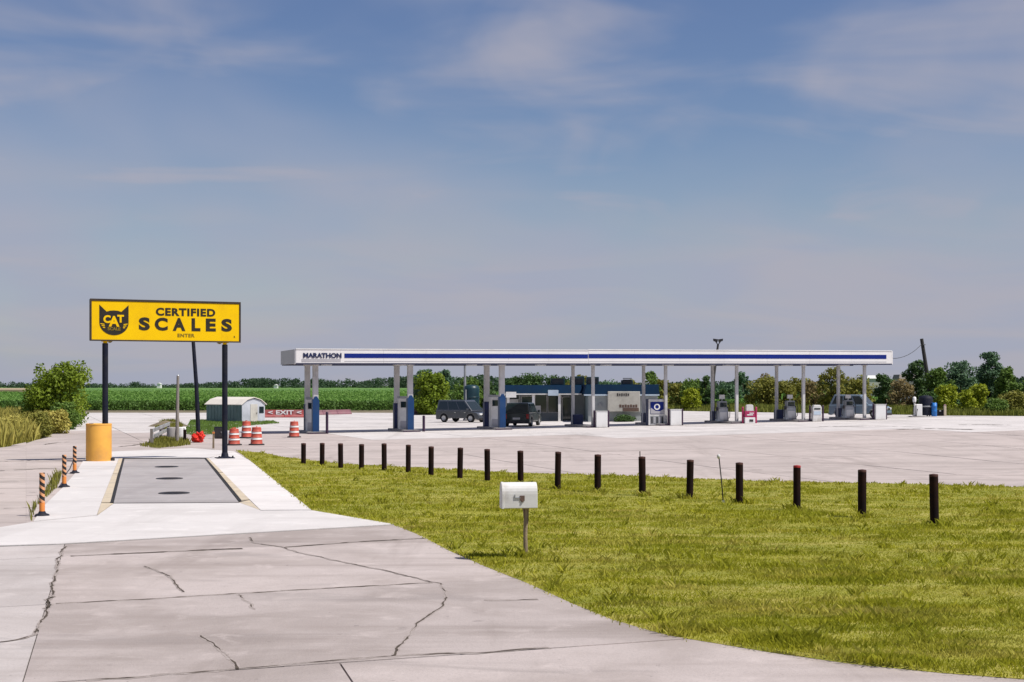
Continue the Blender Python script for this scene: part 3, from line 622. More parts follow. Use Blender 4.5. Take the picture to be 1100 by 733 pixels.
mb = MB(); mb.box(cx - 0.09, cx + 0.0, -dp - 0.016, -dp - 0.004, zb + 0.175, zb + 0.188); mb.box(cx - 0.10, cx - 0.088, -dp - 0.016, -dp - 0.004, zb + 0.175, zb + 0.24); mb.build('flag_arm', M_GREYP, mbx)
mb = MB(); mb.box(cx + 0.06, cx + 0.17, -0.055, 0.055, zb - 0.025, zb - 0.002); mb.build('mount_plate', M_WOOD, mbx)
mb = MB(); mb.tube([(0.0, 0, -0.05), (-0.012, 0, zb * 0.5), (0.005, 0, zb - 0.02)], [0.04, 0.036, 0.04], 8); mb.build('post', M_WOOD, mbx)
mb = MB(); mb.hexa([(-0.03, -0.02, zb - 0.28), (0.04, -0.02, zb - 0.28), (0.04, 0.02, zb - 0.28), (-0.03, 0.02, zb - 0.28)], [(cx + 0.07, -0.03, zb - 0.02), (cx + 0.165, -0.03, zb - 0.02), (cx + 0.165, 0.03, zb - 0.02), (cx + 0.07, 0.03, zb - 0.02)]); mb.build('bracket', M_BROWNP, mbx)

# ------------------------------------------------------------------ striped posts beside the scale
M_STRIPES = bpy.data.materials.new('hazard_stripes'); M_STRIPES.use_nodes = True
t = M_STRIPES.node_tree; b = t.nodes['Principled BSDF']; b.inputs['Roughness'].default_value = 0.6
tcn = N(t, 'ShaderNodeTexCoord'); sp = N(t, 'ShaderNodeSeparateXYZ'); t.links.new(tcn.outputs['Object'], sp.inputs[0])
ph = mathn(t, 'ADD', mathn(t, 'MULTIPLY', sp.outputs['Z'], 6.4), mathn(t, 'MULTIPLY', sp.outputs['X'], 5.0))
st_ = smooth(t, mathn(t, 'FRACT', ph), 0.42, 0.46)
mx = N(t, 'ShaderNodeMix', data_type='RGBA'); mx.inputs['A'].default_value = (0.70, 0.34, 0.16, 1); mx.inputs['B'].default_value = (0.02, 0.014, 0.012, 1)
t.links.new(st_, mx.inputs['Factor']); t.links.new(mx.outputs['Result'], b.inputs['Base Color'])
for px, t_, b_, w_ in ((45.2, 509, 555, 'standing alone with weeds at its foot'), (69, 489.5, 524, 'in the middle of the three'), (80.2, 480, 509, 'closest to the amber drum')):
    g = G(px, b_); h = (b_ - t_) * g.y / FPX
    o = thing('striped_post', 'black and orange striped post on the scale kerb, ' + w_, 'post', (g.x, g.y, 0.022), 0, 'striped posts beside the scale')
    mb = MB(); mb.cyl((0, 0), 0.062, 0.30, h, 14); mb.build('striped_sleeve', M_STRIPES, o)
    mb = MB(); mb.cyl((0, 0), 0.064, 0.0, 0.30, 14); mb.build('lower_sleeve', M_STRIPEOR, o)
    mb = MB(); mb.lathe([(0.17, 0), (0.16, 0.025), (0.09, 0.055), (0.07, 0.10), (0.0, 0.10)], 14); mb.build('foot', M_NAVYPAINT, o)
a, b2 = G(69, 506), G(80.2, 505)
mb = MB(); p1 = G(69, 524); p2 = G(80.2, 509)
ch = thing('chain_bar', 'dark bar joining two striped posts', 'bar', (p1.x, p1.y, 0.30))
mb.tube([(0.06, 0, 0.12), ((p2.x - p1.x) * 0.5, (p2.y - p1.y) * 0.5, 0.06), (p2.x - p1.x - 0.06, p2.y - p1.y, 0.12)], 0.018, 6); mb.build('chain', M_DARKMETAL, ch)

# ------------------------------------------------------------------ certified scales sign
pl = Vector(((113.0 - 550) / FPX * 58.0, 58.0, 0)); pr = Vector(((241.5 - 550) / FPX * 60.0, 60.0, 0))
dirs = (pr - pl); wlen = dirs.length; ang = math.atan2(dirs.y, dirs.x)
zb = (HZ(366.2, 58) + HZ(368.0, 60)) / 2; zt = (HZ(321.2, 58) + HZ(325.3, 60)) / 2
sg = thing('scales_sign', 'large yellow CERTIFIED SCALES sign on two dark poles', 'sign', pl, ang)
Lm, Rm = 0.60, 0.62; sx0, sx1 = -Lm, wlen + Rm; sh = zt - zb; sw = sx1 - sx0
mb = MB(); mb.cyl((0, 0), 0.115, 0.0, zb - 0.10, 18); mb.build('pole', M_NAVYPAINT, sg)
mb = MB(); mb.cyl((wlen, 0), 0.115, 0.04, zb - 0.10, 18); mb.build('pole', M_NAVYPAINT, sg)
for cx in (0, wlen):
    mb = MB(); mb.cyl((cx, 0), 0.085, zb - 0.11, zb + 0.02, 12); mb.box(cx - 0.14, cx + 0.14, -0.1, 0.1, zb - 0.03, zb - 0.004); mb.build('neck', M_YELLOW, sg)
mb = MB(); mb.lathe([(0.33, 0.0), (0.32, 0.05), (0.16, 0.10), (0.125, 0.26), (0.0, 0.26)], 14, (wlen, 0)); mb.box(wlen - 0.36, wlen + 0.36, -0.3, 0.3, 0.0, 0.06); mb.build('base_flange', M_NAVYPAINT, sg, 0.01)
for q in ((-0.28, -0.22), (0.28, -0.22)):
    mb = MB(); mb.cyl((wlen + q[0], q[1]), 0.035, 0.06, 0.13, 6); mb.build('anchor_bolt', M_DARKMETAL, sg)
cab = MB(); cab.box(sx0, sx1, -0.12, 0.12, zb, zt); cab = cab.build('cabinet', M_FRAME, sg, 0.02)
fr = 0.075
for nm, bx in (('frame_rail', (sx0 - 0.01, sx1 + 0.01, zt - fr, zt + 0.012)), ('frame_rail', (sx0 - 0.01, sx1 + 0.01, zb - 0.012, zb + fr * 0.55)), ('frame_rail', (sx0 - 0.012, sx0 + fr * 0.7, zb + fr * 0.55, zt - fr)), ('frame_rail', (sx1 - fr * 0.7, sx1 + 0.012, zb + fr * 0.55, zt - fr))):
    mb = MB(); mb.box(bx[0], bx[1], -0.165, -0.122, bx[2], bx[3]); mb.build(nm, M_FRAME, sg, 0.006)
mb = MB(); mb.box(sx0 + fr * 0.7 + 0.003, sx1 - fr * 0.7 - 0.003, -0.145, -0.123, zb + fr * 0.55 + 0.003, zt - fr - 0.003); face = mb.build('sign_face', M_YELLOW, sg)
for fx in (0.13, 0.86):
    mb = MB(); mb.hexa([(sx0 + fx * sw - 0.03, -0.06, zb - 0.075), (sx0 + fx * sw + 0.03, -0.06, zb - 0.075), (sx0 + fx * sw + 0.03, 0.06, zb - 0.075), (sx0 + fx * sw - 0.03, 0.06, zb - 0.075)], [(sx0 + fx * sw - 0.1, -0.1, zb - 0.013), (sx0 + fx * sw + 0.1, -0.1, zb - 0.013), (sx0 + fx * sw + 0.1, 0.1, zb - 0.013), (sx0 + fx * sw - 0.1, 0.1, zb - 0.013)]); mb.build('drip_tab', M_OLIVEPRINT, sg)
# fractions of the face, measured: x from the left edge, y from the top
def fx(f): return sx0 + sw * f
def fz(f): return zt - sh * f
YF = -0.150
def toward(px): return (px - 80.0) / (1062 - 80.0)
hd = []                                          # cat head outline
l, r_, top, ear, bot = 0.058, 0.247, 0.315, 0.135, 0.865
pts = [(l, ear), (0.105, 0.30), (0.128, 0.275), (0.152, 0.268), (0.178, 0.275), (0.200, 0.30), (r_, ear)]
cxh = (l + r_) / 2; rx = (r_ - l) / 2
pts += [(r_, 0.56)] + [(cxh + rx * math.cos(a), 0.56 + (bot - 0.56) * math.sin(a)) for a in [math.pi * k / 16 for k in range(1, 16)]] + [(l, 0.56)]
mb = MB(); mb.prism_xz([(fx(p), fz(q)) for p, q in pts], YF - 0.004, YF + 0.004); logo = mb.build('cat_head_emblem', M_BLACKVINYL, sg)
text_mesh('emblem_letter', 'C', 0.40, M_YELLOW, sg, (fx(0.107), YF - 0.008, fz(0.49)), 1.0, 0.018)
text_mesh('emblem_letter', 'A', 0.56, M_YELLOW, sg, (fx(0.1525), YF - 0.008, fz(0.545)), 0.95, 0.022)
text_mesh('emblem_letter', 'T', 0.40, M_YELLOW, sg, (fx(0.195), YF - 0.008, fz(0.475)), 1.0, 0.018)
for sgn in (-1, 1):
    mb = MB(); e = lambda u, v: (fx(cxh + sgn * u), fz(v))
    for k in range(3):
        mb.prism_xz([e(0.088 - 0.008 * k, 0.58 + 0.045 * k), e(0.062 - 0.002 * k, 0.595 + 0.04 * k), e(0.062 - 0.002 * k, 0.615 + 0.04 * k), e(0.087 - 0.008 * k, 0.60 + 0.045 * k)], YF - 0.009, YF - 0.003)
    mb.build('whiskers', M_YELLOW, sg)
text_mesh('emblem_lettering', 'SCALE', 0.17, M_OLIVEPRINT, sg, (fx(cxh), YF - 0.008, fz(0.715)), 1.05, 0.008)
text_mesh('lettering', 'CERTIFIED', 0.305, M_BLACKVINYL, sg, (fx(0.626), YF, fz(0.275)), 1.33, 0.013, spacing=1.12, fit=(0.40 * sw, 0.195 * sh))
for ch_, a_, b_ in (('S', 388, 460), ('C', 491, 576), ('A', 608, 692), ('L', 733, 792), ('E', 828, 895), ('S', 932, 1004)):
    text_mesh('letter', ch_, 0.53, M_BLACKVINYL, sg, (fx(toward((a_ + b_) / 2)), YF, fz(0.578)), 1.3, 0.026, fit=((b_ - a_) / 982 * sw, 0.318 * sh))
text_mesh('lettering', 'ENTER', 0.16, M_OLIVEPRINT, sg, (fx(0.628), YF, fz(0.845)), 1.2, 0.004, spacing=1.1, fit=(0.115 * sw, 0.085 * sh))
text_mesh('lettering', 'R', 0.11, M_OLIVEPRINT, sg, (fx(0.958), YF, fz(0.865)), 1.0, 0.002)

# amber sleeve round the left pole
mb = MB(); rr = 0.50; hh = HZ(456, 57.6)
o = thing('pole_guard', 'amber concrete-filled guard drum around the left sign pole', 'guard', (pl.x - 0.26, pl.y + 0.02, 0.022))
mb.lathe([(rr, 0.0), (rr * 1.0, hh - 0.03), (rr * 0.985, hh), (rr * 0.90, hh), (rr * 0.88, hh - 0.10), (0.0, hh - 0.10)], 32); mb.build('drum', M_ORANGECYL, o)
mb = MB(); mb.lathe([(rr + 0.006, hh - 0.06), (rr + 0.012, hh - 0.03), (rr + 0.004, hh - 0.01)], 32); mb.build('rim', M_ORANGECYL, o)
mb = MB(); mb.box(rr - 0.05, rr + 0.12, -0.08, 0.08, 0.0, 0.12); mb.build('anchor_block', M_DARKMETAL, o, 0.01)

# ------------------------------------------------------------------ clutter behind the scale
g = G(213.5, 475.5); topx = (206.0 - 550) * g.y / FPX; ztop = HZ(345, g.y)
o = thing('leaning_pole', 'dark leaning pole with a red bag tied round its foot', 'pole', (g.x, g.y, 0.0))
zz = HZ(415, g.y)
mb = MB(); mb.tube([(0, 0, 0), ((211 - 213.5) * g.y / FPX, 0, zz), (topx - g.x, 0, ztop)], [0.12, 0.11, 0.09], 12); mb.build('pole', M_NAVYPAINT, o)
bm = bmesh.new(); bmesh.ops.create_icosphere(bm, subdivisions=4, radius=0.33)
for v in bm.verts:
    v.co *= 1 + 0.55 * noise.noise(v.co * 5.5) + 0.35 * noise.noise(v.co * 13); v.co.z = v.co.z * 0.85 + 0.27; v.co.z = max(v.co.z, 0.0)
me = bpy.data.meshes.new('red_bag'); bm.to_mesh(me); bm.free(); me.materials.append(M_RED); q = bpy.data.objects.new('red_bag', me); col.objects.link(q); q.parent = o; q['label'] = 'crumpled bright red bag'
g = G(190.2, 477); o = thing('timber_post', 'tall weathered grey timber post behind the scale deck', 'post', (g.x, g.y, 0)); zt_ = HZ(404, g.y)
mb = MB(); mb.tube([(0, 0, 0), (0.02, 0, zt_ * 0.5), (0.05, 0, zt_)], [0.095, 0.085, 0.07], 10); mb.build('shaft', M_WOODG, o)
mb = MB(); mb.lathe([(0.07, zt_), (0.06, zt_ + 0.05), (0.0, zt_ + 0.07)], 10, (0.05, 0)); mb.build('cap', M_GALV, o)
# rusted guard rail
ga, gb = G(163, 477.5), G(181, 468)
o = thing('guard_rail', 'rusty pale guard rail slanting beside the timber post', 'rail', (ga.x, ga.y, 0)); dv = gb - ga; dv.z = 0
for k in range(3):
    p = dv * (k / 2); mb = MB(); mb.box(p.x - 0.07, p.x + 0.07, p.y - 0.07, p.y + 0.07, 0, 0.80); mb.build('post', M_WOODG, o)
for z0 in (0.30, 0.62):
    mb = MB(); nn = Vector((-dv.y, dv.x, 0)).normalized() * 0.1
    q = [-nn, -nn * 0.45, dv - nn * 0.45, dv - nn]
    mb.hexa([(p.x, p.y - 0.05, z0) for p in q], [(p.x, p.y - 0.05, z0 + 0.2) for p in q]); mb.build('rail', M_GALV, o, 0.02)
mb = MB(); mb.tube([(dv.x * 0.1, dv.y * 0.1 - 0.1, 0.1), (dv.x * 0.9, dv.y * 0.9 - 0.1, 0.72)], 0.05, 6); mb.build('brace', M_WOODG, o)
for px, lab in ((184.6, 'pale concrete pipe section standing left of the timber post'), (194.3, 'pale concrete pipe section standing right of the timber post')):
    g = G(px, 474.5); o = thing('concrete_pipe', lab, 'pipe', (g.x, g.y, 0))
    mb = MB(); mb.lathe([(0.27, 0), (0.27, 0.72), (0.255, 0.78), (0.20, 0.78), (0.19, 0.3), (0.0, 0.3)], 16); mb.build('barrel', M_CURB if px < 190 else M_WHITEG, o)
    mb = MB(); mb.lathe([(0.271, 0.12), (0.295, 0.13), (0.295, 0.20), (0.271, 0.21)], 16); mb.build('collar', M_CURB, o)
g = G(198.5, 476.5); o = thing('marker_post', 'short dark post with a white knob by the concrete pipes', 'post', (g.x, g.y, 0))
mb = MB(); mb.box(-0.07, 0.07, -0.07, 0.07, 0, 0.72); mb.build('post', M_BOLL, o, 0.01)
mb = MB(); mb.lathe([(0.06, 0.72), (0.075, 0.78), (0.05, 0.84), (0, 0.86)], 10); mb.build('knob', M_WHITE, o)
g = G(229.2, 482); o = thing('wooden_stake', 'thin wooden stake beside the right sign pole', 'stake', (g.x, g.y, 0))
mb = MB(); mb.hexa([(-0.045, -0.03, 0), (0.045, -0.03, 0), (0.045, 0.03, 0), (-0.045, 0.03, 0)], [(-0.03, -0.02, 0.86), (0.05, -0.02, 0.86), (0.05, 0.02, 0.86), (-0.03, 0.02, 0.86)]); mb.build('shaft', M_WOOD, o)
mb = MB(); mb.box(-0.046, 0.056, -0.036, 0.036, 0.72, 0.80); mb.build('flagging_band', M_STRIPEOR, o)
g = G(235.5, 471.5); o = thing('control_box', 'dark steel control cabinet behind the right sign pole', 'cabinet', (g.x, g.y, 0))
mb = MB(); mb.box(-0.26, 0.26, -0.18, 0.18, 0.06, 0.68); mb.build('case', M_NAVYPAINT, o, 0.02)
mb = MB(); mb.box(-0.22, 0.22, -0.20, -0.182, 0.11, 0.63); mb.build('door', M_DARKMETAL, o, 0.008)
mb = MB(); mb.box(-0.22, 0.22, -0.14, 0.14, 0.0, 0.06); mb.build('plinth', M_CURB, o)
mb = MB(); mb.box(0.14, 0.17, -0.22, -0.2, 0.33, 0.42); mb.build('handle', M_CHROME, o)
def mound(px, py, rx_, ry_, h_, lab, m_):
    g = G(px, py); bm = bmesh.new(); bmesh.ops.create_grid(bm, x_segments=22, y_segments=16, size=1.0)
    for v in bm.verts:
        r2 = v.co.x ** 2 + v.co.y ** 2; e = max(0.0, 1 - r2) ** 1.1
        nn = noise.noise(Vector((v.co.x * 2.3 + px, v.co.y * 2.3, 1))) * 0.5 + noise.noise(Vector((v.co.x * 7 + px, v.co.y * 7, 1))) * 0.2
        v.co.z = h_ * e * (1 + nn) - 0.06 * (1 if e < 0.02 else 0); v.co.x *= rx_; v.co.y *= ry_
    me_ = bpy.data.meshes.new('dirt_mound'); bm.to_mesh(me_); bm.free(); me_.materials.append(m_)
    q = bpy.data.objects.new('dirt_mound', me_); col.objects.link(q); q.location = (g.x, g.y, g.z); return tag(q, lab, 'mound')
mound(181, 458, 1.5, 1.6, 0.36, 'low grassy dirt mound behind the concrete pipes', M_DIRT)

# barrels
def barrel(px, b_, h, lab):
    g = G(px, b_); o = thing('traffic_barrel', lab, 'traffic barrel', (g.x, g.y, g.z), random.random() * 6, 'construction barrels on the forecourt')
    mb = MB(); mb.lathe([(0.40, 0), (0.40, 0.06), (0.33, 0.08)], 20); mb.build('rubber_base', M_RUBBER, o)
    prof = [(0.315, 0.05)]; z = 0.05; rr_ = 0.315; bands = [0.05, 0.31, 0.42, 0.63, 0.74, 0.95]
    for k in range(5):
        r0 = 0.30 - 0.014 * k; mb = MB()
        z0, z1 = bands[k] * h, bands[k + 1] * h
        mb.lathe([(r0 + 0.012, z0), (r0 + 0.012, z0 + 0.012), (r0, z0 + 0.02), (r0 - 0.012, z1 - 0.01), (r0 - 0.012, z1)], 20)
        mb.build('stripe_band' if k in (1, 3) else 'body_band', M_WHITEG if k in (1, 3) else M_BARREL, o)
    mb = MB(); mb.lathe([(0.232, 0.95 * h), (0.215, 0.985 * h), (0.08, 0.985 * h), (0.0, 0.985 * h)], 20); mb.build('lid', M_BARREL, o)
    mb = MB(); mb.tube([(-0.1, 0, 0.975 * h), (-0.09, 0, 1.03 * h), (0.09, 0, 1.03 * h), (0.1, 0, 0.975 * h)], 0.022, 6); mb.build('handle', M_BARREL, o)
barrel(251.4, 478.6, 0.86, 'orange and white traffic barrel standing closest to the sign pole')
barrel(264.7, 470.8, 0.98, 'orange and white traffic barrel behind the two paired barrels')
barrel(275.6, 478.4, 0.93, 'orange and white traffic barrel at the lawn tip, right of its pair')
barrel(316, 470.2, 0.95, 'lone orange and white traffic barrel beside the first canopy column')

# shed
g = AT(253, 122); o = thing('metal_shed', 'small green-grey metal shed with pale arched roof and white door', 'shed', (g.x, g.y, 0), R(-38))
Ls, Ws, He, Hr = 4.4, 2.55, 1.50, 2.02
gable = [(-Ws / 2, 0), (Ws / 2, 0), (Ws / 2, He), (Ws * 0.30, He + 0.32), (0, Hr - 0.02), (-Ws * 0.30, He + 0.32), (-Ws / 2, He)]
mb = MB(); n = len(gable)
mb.prism_yz([(y, z) for y, z in gable], -Ls / 2, Ls / 2); mb.build('wall', M_SHEDG, o)
mb = MB(); mb.prism_yz([(y * 0.985, z * 0.985 + 0.01) for y, z in gable], Ls / 2 + 0.003, Ls / 2 + 0.03); mb.build('gable_wall', M_SHEDM, o)
for k in range(11):
    x = -Ls / 2 + 0.2 + k * (Ls - 0.4) / 10; mb = MB(); mb.box(x - 0.03, x + 0.03, -Ws / 2 - 0.025, -Ws / 2 - 0.001, 0.02, He - 0.03); mb.build('rib', M_SHEDG, o)
ro = [(-Ws / 2 - 0.12, He - 0.06), (-Ws * 0.30, He + 0.36), (0, Hr + 0.03), (Ws * 0.30, He + 0.36), (Ws / 2 + 0.12, He - 0.06)]
ro2 = [(y, z + 0.05) for y, z in ro[::-1]]
mb = MB(); mb.prism_yz(ro + ro2, -Ls / 2 - 0.12, Ls / 2 + 0.14); mb.build('roof', M_SHEDR, o)
mb = MB(); mb.box(Ls / 2 + 0.032, Ls / 2 + 0.06, -0.35, 0.42, 0.03, 1.5); dd = mb.build('door', M_BEIGE, o)
mb = MB(); mb.box(Ls / 2 + 0.061, Ls / 2 + 0.10, 0.28, 0.33, 0.7, 0.8); mb.build('handle', M_DARKMETAL, dd)
mb = MB(); mb.box(Ls / 2 + 0.032, Ls / 2 + 0.055, 0.62, 1.12, 0.75, 1.3); mb.build('window', M_GLASS, o)

# exit barrier: jersey blocks painted red with white arrows and lettering
def barrier(px0, px1, d0, d1, lab, m_, words=None, hgt=0.72):
    a, b_ = AT(px0, d0), AT(px1, d1); v = b_ - a; L = Vector((v.x, v.y)).length
    o = thing('exit_barrier' if words else 'road_barrier', lab, 'barrier', a, math.atan2(v.y, v.x))
    nseg = max(1, round(L / 2.6)); sl = math.atan2(v.z, L)
    for k in range(nseg):
        mb = MB(); x0_, x1_ = k * L / nseg + 0.02, (k + 1) * L / nseg - 0.02
        mb.prism_yz([(-0.28, -0.05), (0.28, -0.05), (0.28, 0.1), (0.13, 0.28), (0.09, hgt), (-0.09, hgt), (-0.13, 0.28), (-0.28, 0.1)], x0_, x1_); mb.build('block', m_, o, 0.015)
    if words:
        for f_, s_ in words: text_mesh('lettering', s_, 0.56, M_WHITE, o, (f_ * L, -0.155, 0.47), 1.5, 0.014, 0.03)
    return o
barrier(283, 329, 139, 139, 'red concrete EXIT barrier with white lettering and arrows', M_BARRIER, [(0.17, '<'), (0.50, 'EXIT'), (0.84, '<')], 0.74)
barrier(330, 376, 150, 156, 'faded pink concrete barrier beyond the first canopy columns', M_BARRIERP, None, 0.5)
barrier(441, 474, 150, 152, 'mauve concrete barrier at the foot of the bright green tree', M_BARRIERP, None, 0.7)

# ------------------------------------------------------------------ the two canopies
CA = R(18.5); U = Vector((math.cos(CA), math.sin(CA), 0)); Bk = Vector((-math.sin(CA), math.cos(CA), 0))
A0 = Vector(((318 - 550) / FPX * 90.0, 90.0, 0)); WD = 5.2
def t_at(px, off):                               # distance along the canopy of a bearing on a row set back by off
    p0 = A0 + Bk * off; k = (px - 550) / FPX
    return (k * p0.y - p0.x) / (U.x - k * U.y)
LEN = t_at(958, 0); JT = t_at(632, 0)
def zbot(t): return 4.385 + 0.175 * t / LEN
def canopy(name, lab, t0, t1, fh, cols, left):
    p = A0 + U * t0; o = thing(name, lab, 'canopy', p, CA)
    LL = t1 - t0; zl, zr = zbot(t0), zbot(t1)
    zb_ = lambda x: zl + (zr - zl) * x / LL
    def bar(nm, x0_, x1_, y0_, y1_, f0, f1, m_, par=o, bev=0.0):
        mb_ = MB(); a0, a1 = zb_(x0_), zb_(x1_)
        mb_.hexa([(x0_, y0_, a0 + f0), (x1_, y0_, a1 + f0), (x1_, y1_, a1 + f0), (x0_, y1_, a0 + f0)], [(x0_, y0_, a0 + f1), (x1_, y0_, a1 + f1), (x1_, y1_, a1 + f1), (x0_, y1_, a0 + f1)])
        return mb_.build(nm, m_, par, bev)
    bar('soffit', 0.12, LL - 0.12, 0.12, WD - 0.12, 0.04, 0.10, M_SOFFIT); bar('roof_deck', 0.12, LL - 0.12, 0.12, WD - 0.12, fh - 0.25, fh - 0.15, M_ROOFF)
    npan = 7
    for k in range(npan):
        a, b_ = LL * k / npan, LL * (k + 1) / npan
        bar('fascia_panel', a + 0.004, b_ - 0.004, 0.0, 0.10, 0.05, fh, M_FASCIA, o)
        bar('fascia_panel', a + 0.004, b_ - 0.004, WD - 0.10, WD, 0.05, fh, M_FASCIA, o)
    bar('drip_edge', 0.0, LL, -0.015, 0.115, -0.045, 0.046, M_EDGE); bar('drip_edge', 0.0, LL, WD - 0.115, WD + 0.015, -0.045, 0.046, M_EDGE)
    bar('coping', -0.01, LL + 0.01, -0.03, 0.13, fh + 0.002, fh + 0.05, M_WHITE)
    s0 = (t_at(370, 0) - t0) if left else 0.02; s1 = LL - (0.02 if left else 0.45)
    bar('blue_stripe', s0, s1, -0.014, -0.002, fh * 0.41, fh * 0.72, M_BLUE)
    bar('reveal_strip', s0, s1, -0.010, -0.002, fh * 0.155, fh * 0.20, M_FASCIAG)
    if left:
        for k in range(2):
            y0_, y1_ = k * WD / 2, (k + 1) * WD / 2; bar('end_panel', -0.08, -0.004, y0_ + 0.004, y1_ - 0.004, 0.0, fh, M_FASCIAG)
        x0_ = t_at(324, 0) - t0; x1_ = t_at(368.5, 0) - t0
        text_mesh('lettering', 'MARATHON', 0.40, M_NAVY, o, ((x0_ + x1_) / 2, -0.02, zb_(1.5) + fh * 0.56), (x1_ - x0_) / 2.42, 0.018, 0.02)
        bar('lettering_reflection', x0_, x1_ - 0.15, -0.012, -0.002, fh * 0.14, fh * 0.34, M_FASCIAG)  # grey bar painted as the lettering's reflection on the fascia
    else:
        bar('end_panel', LL + 0.004, LL + 0.08, 0.0, WD, 0.0, fh, M_FASCIA)
    for px, front, kind in cols:
        off = 0.95 if front else 4.25; x = t_at(px, off) - t0; q = p + U * x + Bk * off; zg = gz(q.x, q.y); wv = 0.165 if kind == 'thick' else 0.098
        zt_ = zb_(x) + 0.06
        mb_ = MB(); mb_.box(x - wv, x + wv, off - wv, off + wv, zg - 0.05, zt_); c = mb_.build('column', M_COLGREY, o, 0.02)
        mb_ = MB(); mb_.box(x - wv - 0.06, x + wv + 0.06, off - wv - 0.06, off + wv + 0.06, zt_ - 0.14, zt_ - 0.03); mb_.build('capital', M_COLGREY, c)
        if kind == 'thick':
            h_ = 2.35 if front else 1.82; e = wv + 0.045
            mb_ = MB(); mb_.prism_xz([(x - e, zg), (x + e, zg), (x + e, zg + h_ - 0.28), (x + e * 0.4, zg + h_), (x - e * 0.4, zg + h_), (x - e, zg + h_ - 0.28)] if front else [(x - e, zg), (x + e, zg), (x + e, zg + h_), (x - e, zg + h_)], off - e, off + e)
            mb_.build('cladding', M_BLUEC if front else M_NAVY, c, 0.02)
        elif not front:
            mb_ = MB(); mb_.box(x - 0.05, x + 0.62, off - 0.34, off + 0.34, zg + 0.13, zg + 0.82); mb_.build('base_box', M_NAVY, c, 0.02)
    for k in range(4 if left else 5):
        x = LL * (k + 0.5) / (4 if left else 5); bar('light_fixture', x - 0.3, x + 0.3, WD / 2 - 0.3, WD / 2 + 0.3, -0.06, 0.038, M_WHITE)
    return o
colsL = [(338.8, True, 'thick'), (330.2, False, 'thick'), (440.5, True, 'thick'), (426.2, False, 'thick'), (539, True, 'thick'), (522.8, False, 'thick')]
colsR = [(637, True, 'thin'), (615.5, False, 'thin'), (715, True, 'thin'), (691.3, False, 'thin'), (791.3, True, 'thin'), (765.3, False, 'thin'), (863, True, 'thin'), (834.2, False, 'thin'), (928.6, True, 'thin'), (900.5, False, 'thin')]
canL = canopy('fuel_canopy', 'white fuel canopy lettered MARATHON on blue-clad column pairs', 0.0, JT - 0.004, 0.90, colsL, True)
canR = canopy('fuel_canopy', 'white fuel canopy with blue stripe on thin grey columns', JT + 0.004, LEN, 0.93, colsR, False)

# islands, dispensers, bins
def along(px, off): 
    q = A0 + U * t_at(px, off) + Bk * off; q.z = gz(q.x, q.y); return q
def island(px0, off0, off1, hw_, lab, grp):
    a = along(px0, off0); tt = t_at(px0, off0)
    q = A0 + U * tt + Bk * off0; z = gz(q.x, q.y)
    o = thing('pump_island', lab, 'island', (q.x, q.y, z), CA, grp)
    mb = MB(); L = off1 - off0; prof = [(-hw_, -0.06), (hw_, -0.06), (hw_, 0.10), (hw_ - 0.03, 0.13), (-hw_ + 0.03, 0.13), (-hw_, 0.10)]
    mb.prism_xz(prof, -0.5, L + 0.5); mb.build('kerb', M_CURB, o, 0.015)
    mb = MB(); mb.box(-hw_ - 0.012, hw_ + 0.012, -0.51, -0.40, -0.05, 0.09); mb.build('nose_guard', M_GUARD, o); return o
for px, w_ in ((338.8, 'below the MARATHON lettering'), (440.5, 'left of the grey van'), (539, 'beside the dark green car')): island(px, 0.95, 4.25, 0.55, 'low concrete pump island with blue-clad columns ' + w_, 'islands under the lettered canopy')
for px, w_ in ((637, 'before the station wall'), (715, 'by the vending machine'), (791.3, 'by the crimson sign box'), (863, 'by the rounded grey bin'), (928.6, 'before the steel blue car')): island(px, 0.95, 4.25, 0.62, 'low concrete pump island with thin columns ' + w_, 'islands under the plain canopy')

def dispenser(px, lab):
    q = along(px, 2.4); o = thing('diesel_dispenser', lab, 'fuel pump', (q.x, q.y, q.z + 0.128), CA, 'dispensers between the blue-clad columns')
    mb = MB(); mb.box(-0.30, 0.30, -0.26, 0.26, 0.0, 2.02); mb.build('cabinet', M_WHITEG, o, 0.03)
    mb = MB(); mb.box(-0.33, 0.33, -0.29, 0.29, 2.022, 2.16); mb.build('top_cap', M_GREYP, o, 0.02)
    mb = MB(); mb.box(-0.22, 0.22, -0.285, -0.262, 1.42, 1.80); mb.build('display', M_GLASS, o)
    mb = MB(); mb.box(-0.24, 0.24, -0.285, -0.262, 0.12, 0.55); mb.build('lower_panel', M_FASCIAG, o)
    mb = MB(); mb.tube([(0.33, -0.1, 1.5), (0.44, -0.12, 1.2), (0.42, -0.12, 0.35), (0.36, -0.12, 0.25), (0.34, -0.12, 1.0)], 0.02, 6); mb.build('hose', M_RUBBER, o)
    mb = MB(); mb.box(0.31, 0.40, -0.16, -0.08, 0.98, 1.18); mb.build('nozzle', M_DARKMETAL, o, 0.01)
for px, w_ in ((333.8, 'below the MARATHON lettering'), (433.0, 'left of the grey van'), (531.0, 'beside the dark green car')): dispenser(px, 'tall white diesel dispenser between blue-clad columns ' + w_)

for px, off, h_, lab in ((351.3, 0.6, 1.36, 'slim dark guard post right of the first blue-clad columns'), (455.2, 0.9, 1.02, 'slim dark guard post right of the second blue-clad columns')):
    q = along(px, off); o = thing('guard_post', lab, 'post', q); mb = MB(); mb.cyl((0, 0), 0.085, -0.02, h_ - 0.04, 12); mb.build('pipe', M_GUARD, o)
    mb = MB(); mb.lathe([(0.085, h_ - 0.04), (0.08, h_), (0, h_ + 0.02)], 12); mb.build('cap', M_GUARD, o)

